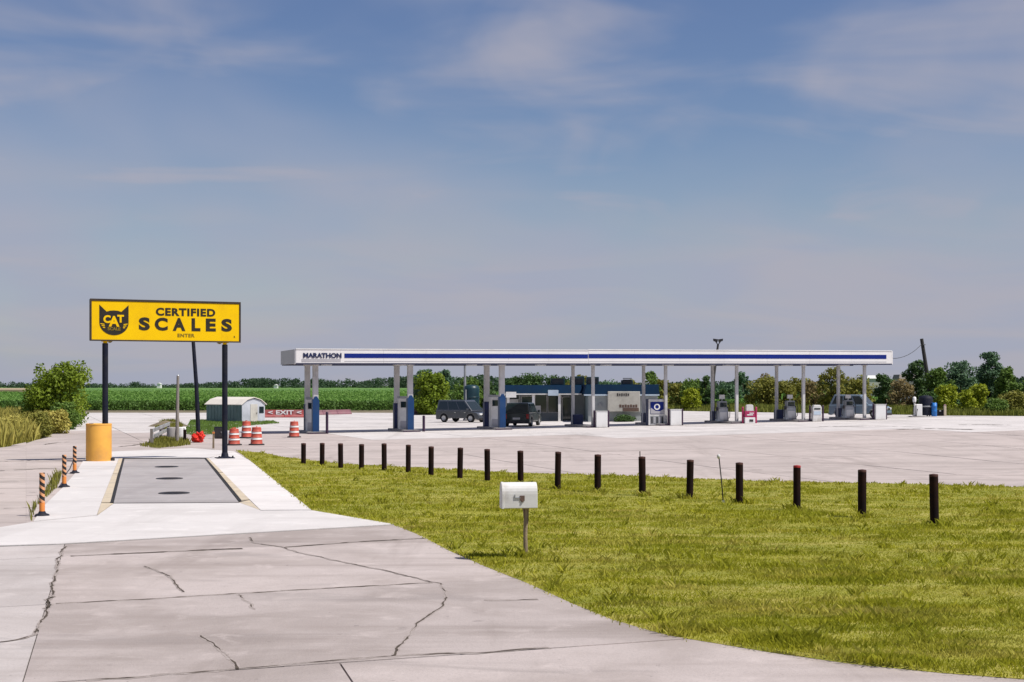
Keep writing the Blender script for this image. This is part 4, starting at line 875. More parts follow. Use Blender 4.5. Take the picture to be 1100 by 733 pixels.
def pump(px, lab, tall=1.5):
    q = along(px, 2.3); o = thing('fuel_pump', lab, 'fuel pump', (q.x, q.y, q.z + 0.128), CA)
    mb = MB(); mb.hexa([(-0.42, -0.25, 0), (0.42, -0.25, 0), (0.42, 0.25, 0), (-0.42, 0.25, 0)], [(-0.34, -0.21, 0.62 * tall), (0.34, -0.21, 0.62 * tall), (0.34, 0.21, 0.62 * tall), (-0.34, 0.21, 0.62 * tall)]); mb.build('cabinet', M_GALV, o, 0.02)
    mb = MB(); mb.box(-0.31, 0.31, -0.20, 0.20, 0.622 * tall, tall * 0.95); mb.build('head', M_GREYP, o, 0.03)
    mb = MB(); mb.box(-0.25, 0.25, -0.22, -0.203, 0.68 * tall, 0.88 * tall); mb.build('display', M_GLASS, o)
    mb = MB(); mb.box(-0.28, 0.28, -0.262, -0.24, 0.12, 0.44 * tall); mb.build('door_panel', M_WHITEG, o, 0.01)
    for s_ in (-1, 1):
        mb = MB(); mb.tube([(s_ * 0.33, 0, 0.9 * tall), (s_ * 0.50, -0.05, 0.97 * tall), (s_ * 0.60, -0.05, 0.6 * tall), (s_ * 0.58, -0.05, 0.2 * tall), (s_ * 0.48, -0.05, 0.12 * tall), (s_ * 0.44, -0.05, 0.5 * tall)], 0.024, 6); mb.build('hose', M_RUBBER, o)
        mb = MB(); mb.box(s_ * 0.42 - 0.05, s_ * 0.42 + 0.05, -0.1, 0.02, 0.5 * tall, 0.68 * tall); mb.build('nozzle', M_DARKMETAL, o, 0.01)
    mb = MB(); mb.cyl((0.0, 0), 0.04, tall * 0.95, tall * 1.05, 8); mb.box(-0.2, 0.2, -0.06, 0.06, tall * 1.05, tall * 1.25); mb.build('topper', M_WHITEG, o, 0.02)
pump(775.5, 'old grey fuel pump left of the crimson sign box'); pump(848.5, 'old grey fuel pump between two thin columns, dark hoses', 1.42); pump(911, 'old grey fuel pump in front of the steel blue car', 1.35)

def binbox(px, m_, lab, kind):
    q = along(px, 0.35); o = thing('valet_bin' if kind != 'sign' else 'pump_sign_box', lab, 'bin' if kind != 'sign' else 'sign', q, CA * 0.3)
    for s_ in (-1, 1):
        mb = MB(); mb.cyl((s_ * 0.47, 0.0), 0.07, -0.03, 1.10, 10); mb.lathe([(0.07, 1.10), (0.05, 1.14), (0, 1.15)], 10, (s_ * 0.47, 0)); mb.build('guard_post', M_GUARD if kind != 'sign' else M_MAGENTA, o)
    if kind == 'plain':
        mb = MB(); mb.box(-0.38, 0.38, -0.25, 0.25, 0.0, 1.06); mb.build('case', M_WHITE, o, 0.03)
        mb = MB(); mb.box(-0.36, 0.36, -0.262, -0.252, 0.05, 0.98); mb.build('front_panel', M_WHITE, o, 0.01)
        mb = MB(); mb.box(-0.40, 0.40, -0.27, 0.27, 1.062, 1.10); mb.build('lid', M_WHITEG, o, 0.01)
    elif kind == 'sign':
        mb = MB(); mb.box(-0.36, 0.36, -0.2, 0.2, 0.0, 0.42); mb.build('lower_panel', M_WHITE, o, 0.02)
        mb = MB(); mb.box(-0.36, 0.36, -0.2, 0.2, 0.422, 0.85); mb.build('middle_panel', M_MAGENTA, o, 0.02)
        mb = MB(); mb.prism_xz([(-0.26, 0.852), (0.26, 0.852), (0.24, 1.22), (0.16, 1.30), (-0.16, 1.30), (-0.24, 1.22)], -0.16, 0.16); mb.build('head_panel', M_WHITEG, o, 0.02)
        for (a, b_, z0, z1) in ((-0.22, 0.20, 0.56, 0.63), (-0.05, 0.26, 0.68, 0.74)):
            mb = MB(); mb.box(a, b_, -0.215, -0.202, z0, z1); mb.build('print_bar', M_WHITE, o)
        mb = MB(); mb.box(-0.05, 0.22, -0.215, -0.202, 0.12, 0.28); mb.build('print_bar', M_BROWNT, o)
    else:
        mb = MB(); mb.prism_xz([(-0.32, 0), (0.32, 0), (0.32, 0.98), (0.22, 1.16), (-0.22, 1.16), (-0.32, 0.98)], -0.22, 0.22); mb.build('case', M_WHITEG, o, 0.04)
        mb = MB(); mb.box(-0.25, 0.25, -0.236, -0.222, 0.48, 0.72); mb.build('print_panel', M_TRIM, o)
        mb = MB(); mb.box(-0.22, 0.22, -0.236, -0.222, 0.84, 0.94); mb.build('slot', M_GLASS, o)
binbox(646, M_WHITE, 'white service bin between posts in front of the station wall', 'plain')
binbox(725.5, M_WHITE, 'white service bin between posts right of the vending machine', 'plain')
binbox(805, M_WHITE, 'crimson and white sign box between two crimson posts', 'sign')
binbox(877, M_WHITE, 'grey-white rounded service bin with pale blue panel', 'round')
binbox(945, M_WHITE, 'white service bin between posts at the far end of the canopy', 'plain')

# vending machine
q = along(705.5, 1.2); o = thing('vending_machine', 'tall vending machine with blue panel and round white emblem', 'vending machine', q, R(8))
mb = MB(); mb.box(-0.60, 0.60, 0.0, 0.75, 0.0, 1.82); mb.build('case', M_NAVY, o, 0.02)
mb = MB(); mb.box(-0.59, 0.59, -0.05, -0.002, 0.03, 1.80); mb.build('front', M_WHITEG, o, 0.02)
mb = MB(); mb.box(-0.46, 0.50, -0.066, -0.052, 0.80, 1.62); mb.build('blue_panel', M_BLUE, o, 0.0)
mb = MB(); mb.prism_xz([(-0.44, 0.82), (0.48, 0.82), (0.48, 1.12), (0.2, 0.98), (-0.10, 1.0), (-0.44, 1.22)], -0.078, -0.068); mb.build('swoosh_print', M_FASCIAG, o)
mb = MB()
for k in range(22):
    a0, a1 = 2 * math.pi * k / 22 + 0.4, 2 * math.pi * (k + 1) / 22 + 0.4
    mb.prism_xz([(0.0 + r * math.cos(a), 1.28 + r * math.sin(a)) for r, a in ((0.13, a0), (0.21, a0), (0.21, a1), (0.13, a1))], -0.092, -0.080)
mb.build('ring_emblem', M_WHITE, o)
mb = MB(); mb.box(-0.45, 0.45, -0.068, -0.052, 0.12, 0.66); mb.build('lower_grille', M_GREYP, o)
for k in range(5): mb = MB(); mb.box(-0.40 + k * 0.18, -0.30 + k * 0.18, -0.08, -0.069, 0.16, 0.60); mb.build('bottle_picture', M_FASCIAG if k % 2 else M_DARKMETAL, o)

# ------------------------------------------------------------------ station building
DF = 112.0
b0 = AT(632, DF); b1x = (706.5 - 550) / FPX * DF
bl = thing('station_building', 'low grey station shop with blue roof band and rooftop units', 'building', (0, 0, 0))
zg = 0.22; zw = HZ(424.5, DF); zr = HZ(413.2, DF); xl = (541 - 550) / FPX * 118; x1_ = b1x; x0_ = b0.x
mb = MB(); mb.box(x0_, x1_, DF, DF + 12, zg - 0.3, zw); mb.build('wall', M_WALL, bl)
mb = MB(); mb.box(xl, x0_ - 0.003, 118, DF + 12, -0.1, zw); mb.build('recessed_wall', M_WALL, bl)
mb = MB(); mb.box(x0_ - 0.03, x0_ - 0.004, DF + 0.02, 117.99, zg - 0.3, zw - 0.02); mb.build('side_cladding', M_WALLD, bl)
ov = 0.35
mb = MB(); mb.hexa([(x0_ - ov, DF - ov, zw + 0.06), (x1_ + ov * 0.3, DF - ov, zw + 0.06), (x1_ + ov * 0.3, DF + 12, zw + 0.06), (x0_ - ov, DF + 12, zw + 0.06)], [(x0_ - ov * 0.4, DF - ov * 0.3, zr), (x1_ + 0.05, DF - ov * 0.3, zr), (x1_ + 0.05, DF + 12, zr), (x0_ - ov * 0.4, DF + 12, zr)]); rf = mb.build('roof_band', M_ROOFB, bl)
mb = MB(); mb.hexa([(xl - ov, 118 - 2.6, zw + 0.10), (x0_ - ov - 0.01, 118 - 2.6, zw + 0.10), (x0_ - ov - 0.01, DF + 12, zw + 0.10), (xl - ov, DF + 12, zw + 0.10)], [(xl - ov * 0.4, 118 - 2.2, zr - 0.04), (x0_ - ov - 0.01, 118 - 2.2, zr - 0.04), (x0_ - ov - 0.01, DF + 12, zr - 0.04), (xl - ov * 0.4, DF + 12, zr - 0.04)]); mb.build('porch_roof', M_ROOFB, bl)
mb = MB(); mb.box(x0_ - ov, x1_ + 0.1, DF - ov - 0.03, DF - 0.01, zw - 0.05, zw + 0.055); mb.build('gutter', M_TRIM, bl)
mb = MB(); mb.box(xl - ov, x0_ - ov - 0.012, 118 - 2.63, 118 - 2.4, zw + 0.0, zw + 0.095); mb.build('gutter', M_WHITEG, bl)
for px in (546, 573, 601):
    x = (px - 550) / FPX * 115.6; mb = MB(); mb.box(x - 0.10, x + 0.10, 115.55, 115.75, 0.0, zw + 0.05); mb.build('porch_post', M_WHITE, bl)
for px, wpx, z0, z1, nm, m_ in ((551, 13, 1.0, 2.3, 'window', M_GLASS), (566, 11, 0.15, 2.15, 'door', M_GLASSG), (581, 12, 0.9, 2.3, 'window', M_GLASSG), (596, 14, 0.9, 2.3, 'window', M_GLASSG), (609, 9, 0.15, 2.1, 'door', M_GLASSG)):
    xm = (px - 550) / FPX * 118; hw_ = wpx / 2 / FPX * 118
    mb = MB(); mb.box(xm - hw_, xm + hw_, 117.96, 117.998, z0, z1); wn = mb.build(nm, m_, bl)
    mb = MB()
    for q in ((xm - hw_ - 0.05, xm - hw_, z0 - 0.05, z1 + 0.05), (xm + hw_, xm + hw_ + 0.05, z0 - 0.05, z1 + 0.05), (xm - hw_, xm + hw_, z1, z1 + 0.05), (xm - hw_, xm + hw_, z0 - 0.05, z0)): mb.box(q[0], q[1], 117.93, 117.997, q[2], q[3])
    mb.build('frame', M_WHITEG, wn)
for px, py0, py1, wpx, m_ in ((549, 421, 427, 11, M_WHITE), (550, 429, 438, 14, M_WHITEG), (593.5, 419, 425, 11, M_TRIM), (578, 436, 446, 6, M_WHITE)):
    x = (px - 550) / FPX * 117.4; hw_ = wpx / 2 / FPX * 117.4; z1_, z0_ = HZ(py0, 117.4), HZ(py1, 117.4)
    yy = 115.3 if py0 < 422 else 117.85
    mb = MB(); mb.box(x - hw_, x + hw_, yy - 0.05, yy + 0.05, z0_, z1_); mb.build('poster', m_, bl)
# wall details on the front
def wx(px): return (px - 550) / FPX * DF
mb = MB(); mb.box(wx(652.5), wx(687), DF - 0.47, DF - 0.003, HZ(442.3, DF), HZ(420.6, DF)); bd = mb.build('sign_board', M_BEIGE, bl, 0.03); bd['label'] = 'beige wall board with faded dark print'
mb = MB()
for k in range(6):
    a = wx(662.3 + k * 2.3); h_ = (0.02 if k % 2 else 0.0); mb.box(a, a + 0.10, DF - 0.485, DF - 0.472, HZ(425.6, DF) + h_, HZ(422.6, DF) - h_)
mb.build('print_line', M_BROWNT, bd)
mb = MB()
for k in range(7):
    a = wx(664.8 + k * 2.85); mb.box(a, a + 0.155, DF - 0.485, DF - 0.472, HZ(437.8, DF), HZ(434.6, DF) - 0.03 * (k % 2))
mb.build('print_line', M_BROWNP, bd)
mb = MB(); mb.box(wx(668.5), wx(685.6), DF - 0.485, DF - 0.472, HZ(441.8, DF), HZ(438.2, DF)); mb.build('print_strip', M_BROWNP, bd)
mb = MB(); mb.box(wx(638), wx(651), DF - 0.03, DF - 0.003, HZ(441, DF), HZ(429, DF)); mb.build('service_panel', M_WALL, bl, 0.01)
mb = MB(); mb.prism_xz([(wx(642), HZ(436.5, DF)), (wx(647), HZ(437.5, DF)), (wx(644.5), HZ(432.5, DF))], DF - 0.16, DF - 0.035); mb.build('wall_lamp', M_GREYP, bl)
for px, py0, py1, wpx, yy in ((636.5, 405, 413.5, 13, 117), (673.3, 408.5, 413.5, 12, 116), (599, 407, 415, 15, 121), (620, 404.5, 414, 15, 122)):
    x = (px - 550) / FPX * yy; hw_ = wpx / 2 / FPX * yy; z1_ = HZ(py0, yy)
    mb = MB(); mb.box(x - hw_, x + hw_, yy - 0.5, yy + 0.5, zr - 0.06, z1_); u = mb.build('rooftop_unit', M_TANK, bl, 0.04)
    mb = MB()
    for k in range(4): mb.box(x - hw_ * 0.8, x + hw_ * 0.8, yy - 0.53, yy - 0.503, zr + 0.1 + k * 0.12, zr + 0.16 + k * 0.12)
    mb.build('louvre', M_DARKMETAL, u)

# tall dark tank behind the van
g = AT(506.5, 122); o = thing('storage_tank', 'tall dark teal storage tank behind the grey van', 'tank', g)
zt_ = HZ(413.5, 122) - g.z; mb = MB(); mb.lathe([(0.66, 0.15), (0.66, zt_ - 0.35), (0.58, zt_ - 0.12), (0.35, zt_ - 0.02), (0, zt_)], 20); mb.build('shell', M_TANK, o)
mb = MB(); mb.cyl((0, 0), 0.72, -0.02, 0.15, 20); mb.build('plinth', M_CURB, o)
for z in (0.9, 1.9): mb = MB(); mb.lathe([(0.661, z), (0.685, z + 0.02), (0.685, z + 0.08), (0.661, z + 0.1)], 20); mb.build('hoop', M_TANK, o)
mb = MB(); mb.tube([(-0.45, -0.62, 0.1), (-0.45, -0.62, zt_ - 0.4)], 0.05, 8); mb.build('pipe', M_GALV, o)
mb = MB(); mb.tube([(-0.55, 0, zt_ - 0.3), (-0.55, 0, zt_ + 1.9)], 0.10, 8); mb.lathe([(0.10, zt_ + 1.9), (0.2, zt_ + 1.95), (0.0, zt_ + 2.1)], 10, (-0.55, 0)); mb.build('vent_stack', M_GREYP, o)

# ------------------------------------------------------------------ vehicles
def vehicle(name, lab, cat, loc, rz, L, W, H, paint, shape):
    o = thing(name, lab, cat, loc, rz); hl, hw = L / 2, W / 2; gc = 0.20; wr = 0.33
    belt = H * (0.52 if shape == 'van' else 0.56); roof = H
    if shape == 'van':
        lower = [(-hl, gc + 0.1), (-hl, belt), (-hl + 0.03, belt + 0.02), (hl - 0.95, belt), (hl - 0.25, belt - 0.16), (hl - 0.04, belt - 0.34), (hl, gc + 0.14), (hl - 0.1, gc)]
        gb = (-hl + 0.03, hl - 0.72); gt = (-hl + 0.16, hl - 1.55)
    else:
        lower = [(-hl, gc + 0.12), (-hl + 0.02, belt), (hl - 1.35, belt), (hl - 0.22, belt - 0.10), (hl - 0.04, belt - 0.28), (hl, gc + 0.14), (hl - 0.1, gc), (-hl + 0.1, gc)]
        gb = (-hl + 0.05, hl - 1.25); gt = (-hl + 0.38, hl - 1.95)
    if shape == 'van': lower = lower + [(-hl + 0.1, gc)]
    # wheel arches cut into the outline
    wb_ = (-hl + 0.80, hl - 0.86); low2 = []
    arch = lambda cx: [(cx + (wr + 0.06) * math.cos(a), max(gc, wr + (wr + 0.06) * math.sin(a))) for a in [math.pi * k / 8 for k in range(9)]]
    tail = lower[:-1]; low2 = tail + arch(wb_[1]) + arch(wb_[0]) + [lower[-1]]
    mb = MB(); mb.prism_xz(low2, -hw, hw); mb.build('body', paint, o, 0.05)
    mb = MB(); iw = hw * 0.80
    mb.hexa([(gb[0], -hw + 0.04, belt - 0.01), (gb[1], -hw + 0.04, belt - 0.01), (gb[1], hw - 0.04, belt - 0.01), (gb[0], hw - 0.04, belt - 0.01)], [(gt[0], -iw, roof), (gt[1], -iw, roof), (gt[1], iw, roof), (gt[0], iw, roof)]); mb.build('cabin', paint, o, 0.05)
    def sidept(x, f, sgn): return (x, sgn * ((hw - 0.04) * (1 - f) + iw * f + 0.006), belt + (roof - belt) * f)
    def xat(f, e): return gb[e] + (gt[e] - gb[e]) * f
    f0, f1 = 0.10, 0.86; nw = 3
    for sgn in (-1, 1):
        for k in range(nw):
            a0 = xat(f0, 0) + 0.12 + (xat(f0, 1) - xat(f0, 0) - 0.24) * k / nw + 0.04; a1 = xat(f0, 0) + 0.12 + (xat(f0, 1) - xat(f0, 0) - 0.24) * (k + 1) / nw - 0.04
            b0_ = xat(f1, 0) + 0.12 + (xat(f1, 1) - xat(f1, 0) - 0.24) * k / nw + 0.04; b1_ = xat(f1, 0) + 0.12 + (xat(f1, 1) - xat(f1, 0) - 0.24) * (k + 1) / nw - 0.04
            mb = MB(); q = [sidept(a0, f0, sgn), sidept(a1, f0, sgn), sidept(b1_, f1, sgn), sidept(b0_, f1, sgn)]; q2 = [(p[0], p[1] - sgn * 0.03, p[2]) for p in q]
            mb.hexa(q2, q); mb.build('side_window', M_GLASS, o)
    for e, nm in ((1, 'windscreen'), (0, 'rear_window')):
        s_ = 0.012 if e else -0.012; mb = MB(); w0, w1 = (hw - 0.04) * 0.86, iw * 0.88
        q = [(xat(f0, e) + s_, -w0, belt + (roof - belt) * f0), (xat(f0, e) + s_, w0, belt + (roof - belt) * f0), (xat(f1, e) + s_, w1, belt + (roof - belt) * f1), (xat(f1, e) + s_, -w1, belt + (roof - belt) * f1)]
        mb.hexa([(p[0] - s_ * 2.5, p[1], p[2]) for p in q], q); mb.build(nm, M_GLASS, o)
    for cx in wb_:
        for sgn in (-1, 1):
            w_ = bpy.data.objects.new('wheel', None); col.objects.link(w_); w_.parent = o; w_.location = (cx, sgn * (hw - 0.10), wr); w_.rotation_euler = (R(90) * -sgn, 0, 0)
            mb = MB(); mb.lathe([(0.21, -0.11), (wr - 0.03, -0.11), (wr, -0.07), (wr, 0.07), (wr - 0.03, 0.11), (0.21, 0.11)], 22); mb.build('tyre', M_TYRE, w_)
            mb = MB(); mb.lathe([(0.21, -0.10), (0.21, 0.10), (0.185, 0.10), (0.17, 0.075), (0.05, 0.085), (0.0, 0.09)], 22); mb.build('rim', M_GALV, w_)
    for sgn in (-1, 1):
        mb = MB(); mb.box(hl - 0.16, hl + 0.004, sgn * (hw - 0.30) - 0.18, sgn * (hw - 0.30) + 0.18, belt - 0.34, belt - 0.19); mb.build('headlight', M_LAMP, o, 0.03)
        mb = MB(); mb.box(-hl - 0.012, -hl + 0.05, sgn * (hw - 0.16) - 0.10, sgn * (hw - 0.16) + 0.10, belt - 0.38, belt - 0.04); mb.build('tail_light', M_TAIL, o, 0.02)
        mb = MB(); mb.box(gb[1] - 0.42, gb[1] - 0.28, sgn * (hw + 0.10) - 0.08, sgn * (hw + 0.10) + 0.08, belt + 0.02, belt + 0.20); mb.tube([(gb[1] - 0.35, sgn * (hw - 0.06), belt + 0.03), (gb[1] - 0.35, sgn * (hw + 0.06), belt + 0.08)], 0.025, 6); mb.build('mirror', paint, o, 0.02)
        for hx in (-0.2, 0.75):
            mb = MB(); mb.box(hx - 0.09, hx + 0.09, sgn * (hw + 0.012) - 0.012, sgn * (hw + 0.012) + 0.012, belt - 0.16, belt - 0.12); mb.build('door_handle', M_CHROME, o)
    mb = MB(); mb.box(hl - 0.06, hl + 0.05, -hw * 0.92, hw * 0.92, gc + 0.02, gc + 0.20); mb.build('bumper', M_DARKMETAL, o, 0.04)
    mb = MB(); mb.box(-hl - 0.05, -hl + 0.06, -hw * 0.92, hw * 0.92, gc + 0.04, gc + 0.22); mb.build('bumper', M_DARKMETAL, o, 0.04)
    mb = MB(); mb.box(-hl - 0.022, -hl - 0.012, -0.26, 0.26, gc + 0.30, gc + 0.44); mb.build('number_plate', M_WHITEG, o)
    mb = MB(); mb.box(hl - 0.03, hl + 0.008, -hw * 0.45, hw * 0.45, belt - 0.36, belt - 0.22); mb.build('grille', M_DARKMETAL, o)
    return o
vehicle('van', 'dark grey passenger van parked behind the canopy', 'van', AT(498, 117), R(-34), 4.3, 1.75, 1.78, M_VAN, 'van')
vehicle('parked_car', 'dark green-black sport utility car seen from behind under the canopy', 'car', AT(561.5, 103.5), R(78), 4.4, 1.9, 1.66, M_SUVG, 'suv')
vehicle('parked_car', 'steel blue sport utility car under the far end of the canopy', 'car', AT(924, 109), R(-28), 4.3, 1.85, 1.75, M_SUVB, 'suv')

# ------------------------------------------------------------------ poles and far things
g = AT(765.5, 128); o = thing('floodlight_pole', 'dark floodlight pole with twin lamp heads rising behind the canopy', 'light pole', g)
zt_ = HZ(364.5, 128) - g.z; xt = (771.3 - 550) / FPX * 128 - g.x
mb = MB(); mb.tube([(0, 0, -0.02), (xt * 0.2, 0, zt_ * 0.5), (xt, 0, zt_ - 0.5)], [0.16, 0.13, 0.09], 10); mb.build('pole', M_POLE, o)
for s_ in (-1, 1):
    mb = MB(); mb.tube([(xt, 0, zt_ - 0.52), (xt + s_ * 0.22, 0, zt_ - 0.2)], 0.045, 6); mb.hexa([(xt + s_ * 0.08, -0.18, zt_ - 0.28), (xt + s_ * 0.40, -0.18, zt_ - 0.16), (xt + s_ * 0.40, 0.18, zt_ - 0.16), (xt + s_ * 0.08, 0.18, zt_ - 0.28)], [(xt + s_ * 0.02, -0.22, zt_ - 0.02), (xt + s_ * 0.42, -0.22, zt_ + 0.04), (xt + s_ * 0.42, 0.22, zt_ + 0.04), (xt + s_ * 0.02, 0.22, zt_ - 0.02)]); mb.build('lamp_head', M_DARKMETAL, o)
g = AT(1001, 131); o = thing('utility_pole', 'dark leaning utility pole rising from the trees', 'pole', g)
zt_ = HZ(364, 131) - g.z; xt = (990 - 550) / FPX * 131 - g.x
mb = MB(); mb.tube([(0, 0, -0.02), (xt * 0.45, 0, zt_ * 0.5), (xt, 0, zt_)], [0.20, 0.18, 0.15], 10); mb.build('shaft', M_POLE, o)
mb = MB(); mb.tube([(xt - 0.05, 0, zt_ - 0.5), (xt + 0.3, -0.2, zt_ - 0.55)], 0.05, 6); mb.build('insulator', M_GREYP, o)
e = A0 + U * (LEN - 0.3) + Bk * 0.8; p1 = Vector((g.x + xt, g.y, g.z + zt_ - 0.5)); p2 = Vector((e.x, e.y, zbot(LEN) + 0.55)); pts = []
for k in range(13):
    f = k / 12; q = p1.lerp(p2, f); q.z -= 1.1 * 4 * f * (1 - f) * 0.5; pts.append(q)
mb = MB(); mb.tube(pts, 0.022, 5); q = mb.build('overhead_wire', M_POLE); tag(q, 'thin wire from the leaning utility pole to the canopy end', 'wire')
for px, py, d, wm, dm, hm, lab in ((939.5, 403.5, 240, 2.6, 5, 2.2, 'distant white flat-roofed building seen between the trees'), (976, 402.5, 175, 2.4, 3, 1.8, 'pale brown roofed hut half hidden by bushes')):
    g = AT(px, d); zt_ = HZ(py, d); o = thing('far_building', lab, 'building', g); h_ = zt_ - g.z
    mb = MB(); mb.box(-wm * 0.45, wm * 0.45, 0, dm, -0.05, h_ - 0.5); mb.build('wall', M_BEIGE, o)
    mb = MB(); mb.hexa([(-wm / 2, -0.15, h_ - 0.5), (wm / 2, -0.15, h_ - 0.5), (wm / 2, dm, h_ - 0.5), (-wm / 2, dm, h_ - 0.5)], [(-wm * 0.42, 0.2, h_), (wm * 0.42, 0.2, h_), (wm * 0.42, dm, h_), (-wm * 0.42, dm, h_)]); mb.build('roof', M_WHITE if d > 200 else M_WOODG, o)
    mb = MB(); mb.box(-0.5, 0.5, -0.02, -0.003, 0.1, 2.0); mb.build('door', M_GREYP, o)
# far-right service corner
g = G(984, 448); o = thing('air_pump', 'old white air pump with hose by the roadside bushes', 'pump', g, R(5))
mb = MB(); mb.box(-0.05, 0.42, -0.2, 0.2, 0.0, 0.95); mb.build('cabinet', M_WHITE, o, 0.04)
mb = MB(); mb.cyl((-0.12, 0), 0.06, 0, 1.15, 8); mb.lathe([(0.10, 1.10), (0.13, 1.2), (0.13, 1.42), (0.08, 1.5), (0, 1.52)], 12, (-0.12, 0)); mb.build('meter_head', M_WHITE, o)
mb = MB(); mb.tube([(-0.15, -0.1, 1.1), (-0.3, -0.25, 0.6), (-0.35, -0.3, 0.1), (-0.1, -0.32, 0.05), (0.0, -0.3, 0.6)], 0.035, 6); mb.build('hose', M_RUBBER, o)
mb = MB(); mb.box(-0.45, 0.55, -0.35, 0.35, -0.05, 0.06); mb.build('pad', M_CURB, o)
g = G(994.5, 447.4); o = thing('dark_tank', 'dark oil tank standing between white air pump and blue drum', 'tank', g)
mb = MB(); mb.lathe([(0.52, 0.08), (0.53, 1.3), (0.46, 1.5), (0.2, 1.58), (0, 1.6)], 18); mb.build('shell', M_NAVYPAINT, o)
for a in (0.5, 2.6, 4.7): mb = MB(); mb.cyl((0.4 * math.cos(a), 0.4 * math.sin(a)), 0.05, -0.03, 0.12, 6); mb.build('leg', M_DARKMETAL, o)
mb = MB(); mb.lathe([(0.53, 0.7), (0.55, 0.72), (0.55, 0.78), (0.53, 0.8)], 18); mb.build('hoop', M_GREYP, o)
g = G(1003.5, 447.4); o = thing('blue_drum', 'bright blue drum beside the dark oil tank', 'drum', g)
mb = MB(); mb.lathe([(0.20, 0), (0.205, 0.35), (0.215, 0.37), (0.205, 0.39), (0.205, 0.72), (0.215, 0.74), (0.205, 0.76), (0.20, 1.02), (0.19, 1.0), (0, 1.0)], 16); mb.build('shell', M_BLUEDRUM, o)
mb = MB(); mb.cyl((0.08, 0), 0.03, 0.98, 1.05, 8); mb.build('bung', M_WHITE, o)
g = G(1009, 446.9); o = thing('tool_chest', 'low black chest right of the blue drum', 'chest', g)
mb = MB(); mb.box(-0.30, 0.30, -0.2, 0.2, 0.0, 0.38); mb.build('case', M_RUBBER, o, 0.03); mb = MB(); mb.box(-0.31, 0.31, -0.21, 0.21, 0.382, 0.46); mb.build('lid', M_RUBBER, o, 0.02); mb = MB(); mb.box(-0.06, 0.06, -0.235, -0.212, 0.34, 0.42); mb.build('latch', M_CHROME, o)
g = G(1015, 446.9); o = thing('stub_post', 'short pinkish post at the end of the service corner', 'post', g); mb = MB(); mb.box(-0.09, 0.09, -0.09, 0.09, -0.03, 0.80); mb.build('post', M_CREAM, o, 0.02); mb = MB(); mb.hexa([(-0.1, -0.1, 0.80), (0.1, -0.1, 0.80), (0.1, 0.1, 0.80), (-0.1, 0.1, 0.80)], [(-0.03, -0.03, 0.88), (0.03, -0.03, 0.88), (0.03, 0.03, 0.88), (-0.03, 0.03, 0.88)]); mb.build('cap', M_BARRIERP, o)

# ------------------------------------------------------------------ vegetation
def leaves(C, N_, rad, size, rs, upbias=0.35, aspect=0.55):
    """N_ rhombic leaves spread round the clump centres C (k,3) with radii rad (k,)"""
    k = len(C); w_ = rad ** 2; w_ = w_ / w_.sum(); idx = rs.choice(k, N_, p=w_)
    d = rs.normal(size=(N_, 3)); d /= np.linalg.norm(d, axis=1)[:, None]; r = rad[idx] * (0.45 + 0.60 * rs.rand(N_) ** 0.7)
    P = C[idx] + d * r[:, None] * np.array([1, 1, 0.8])
    nrm = d * 0.6 + rs.normal(size=(N_, 3)) * 0.5 + np.array([0, 0, upbias]); nrm /= np.linalg.norm(nrm, axis=1)[:, None]
    a = np.cross(nrm, rs.normal(size=(N_, 3))); a /= np.linalg.norm(a, axis=1)[:, None] + 1e-9; b_ = np.cross(nrm, a)
    s = size * (0.6 + 0.8 * rs.rand(N_))[:, None]
    V_ = np.stack([P - a * s * 0.5, P + b_ * s * 0.5 * aspect, P + a * s * 0.5, P - b_ * s * 0.5 * aspect], 1)
    return V_
def crown_mesh(name, V_, m, parent):
    F_ = np.arange(V_.shape[0] * 4).reshape(-1, 4); return np_mesh(name, V_.reshape(-1, 3), F_, m, parent)
TREE_SEED = [100]
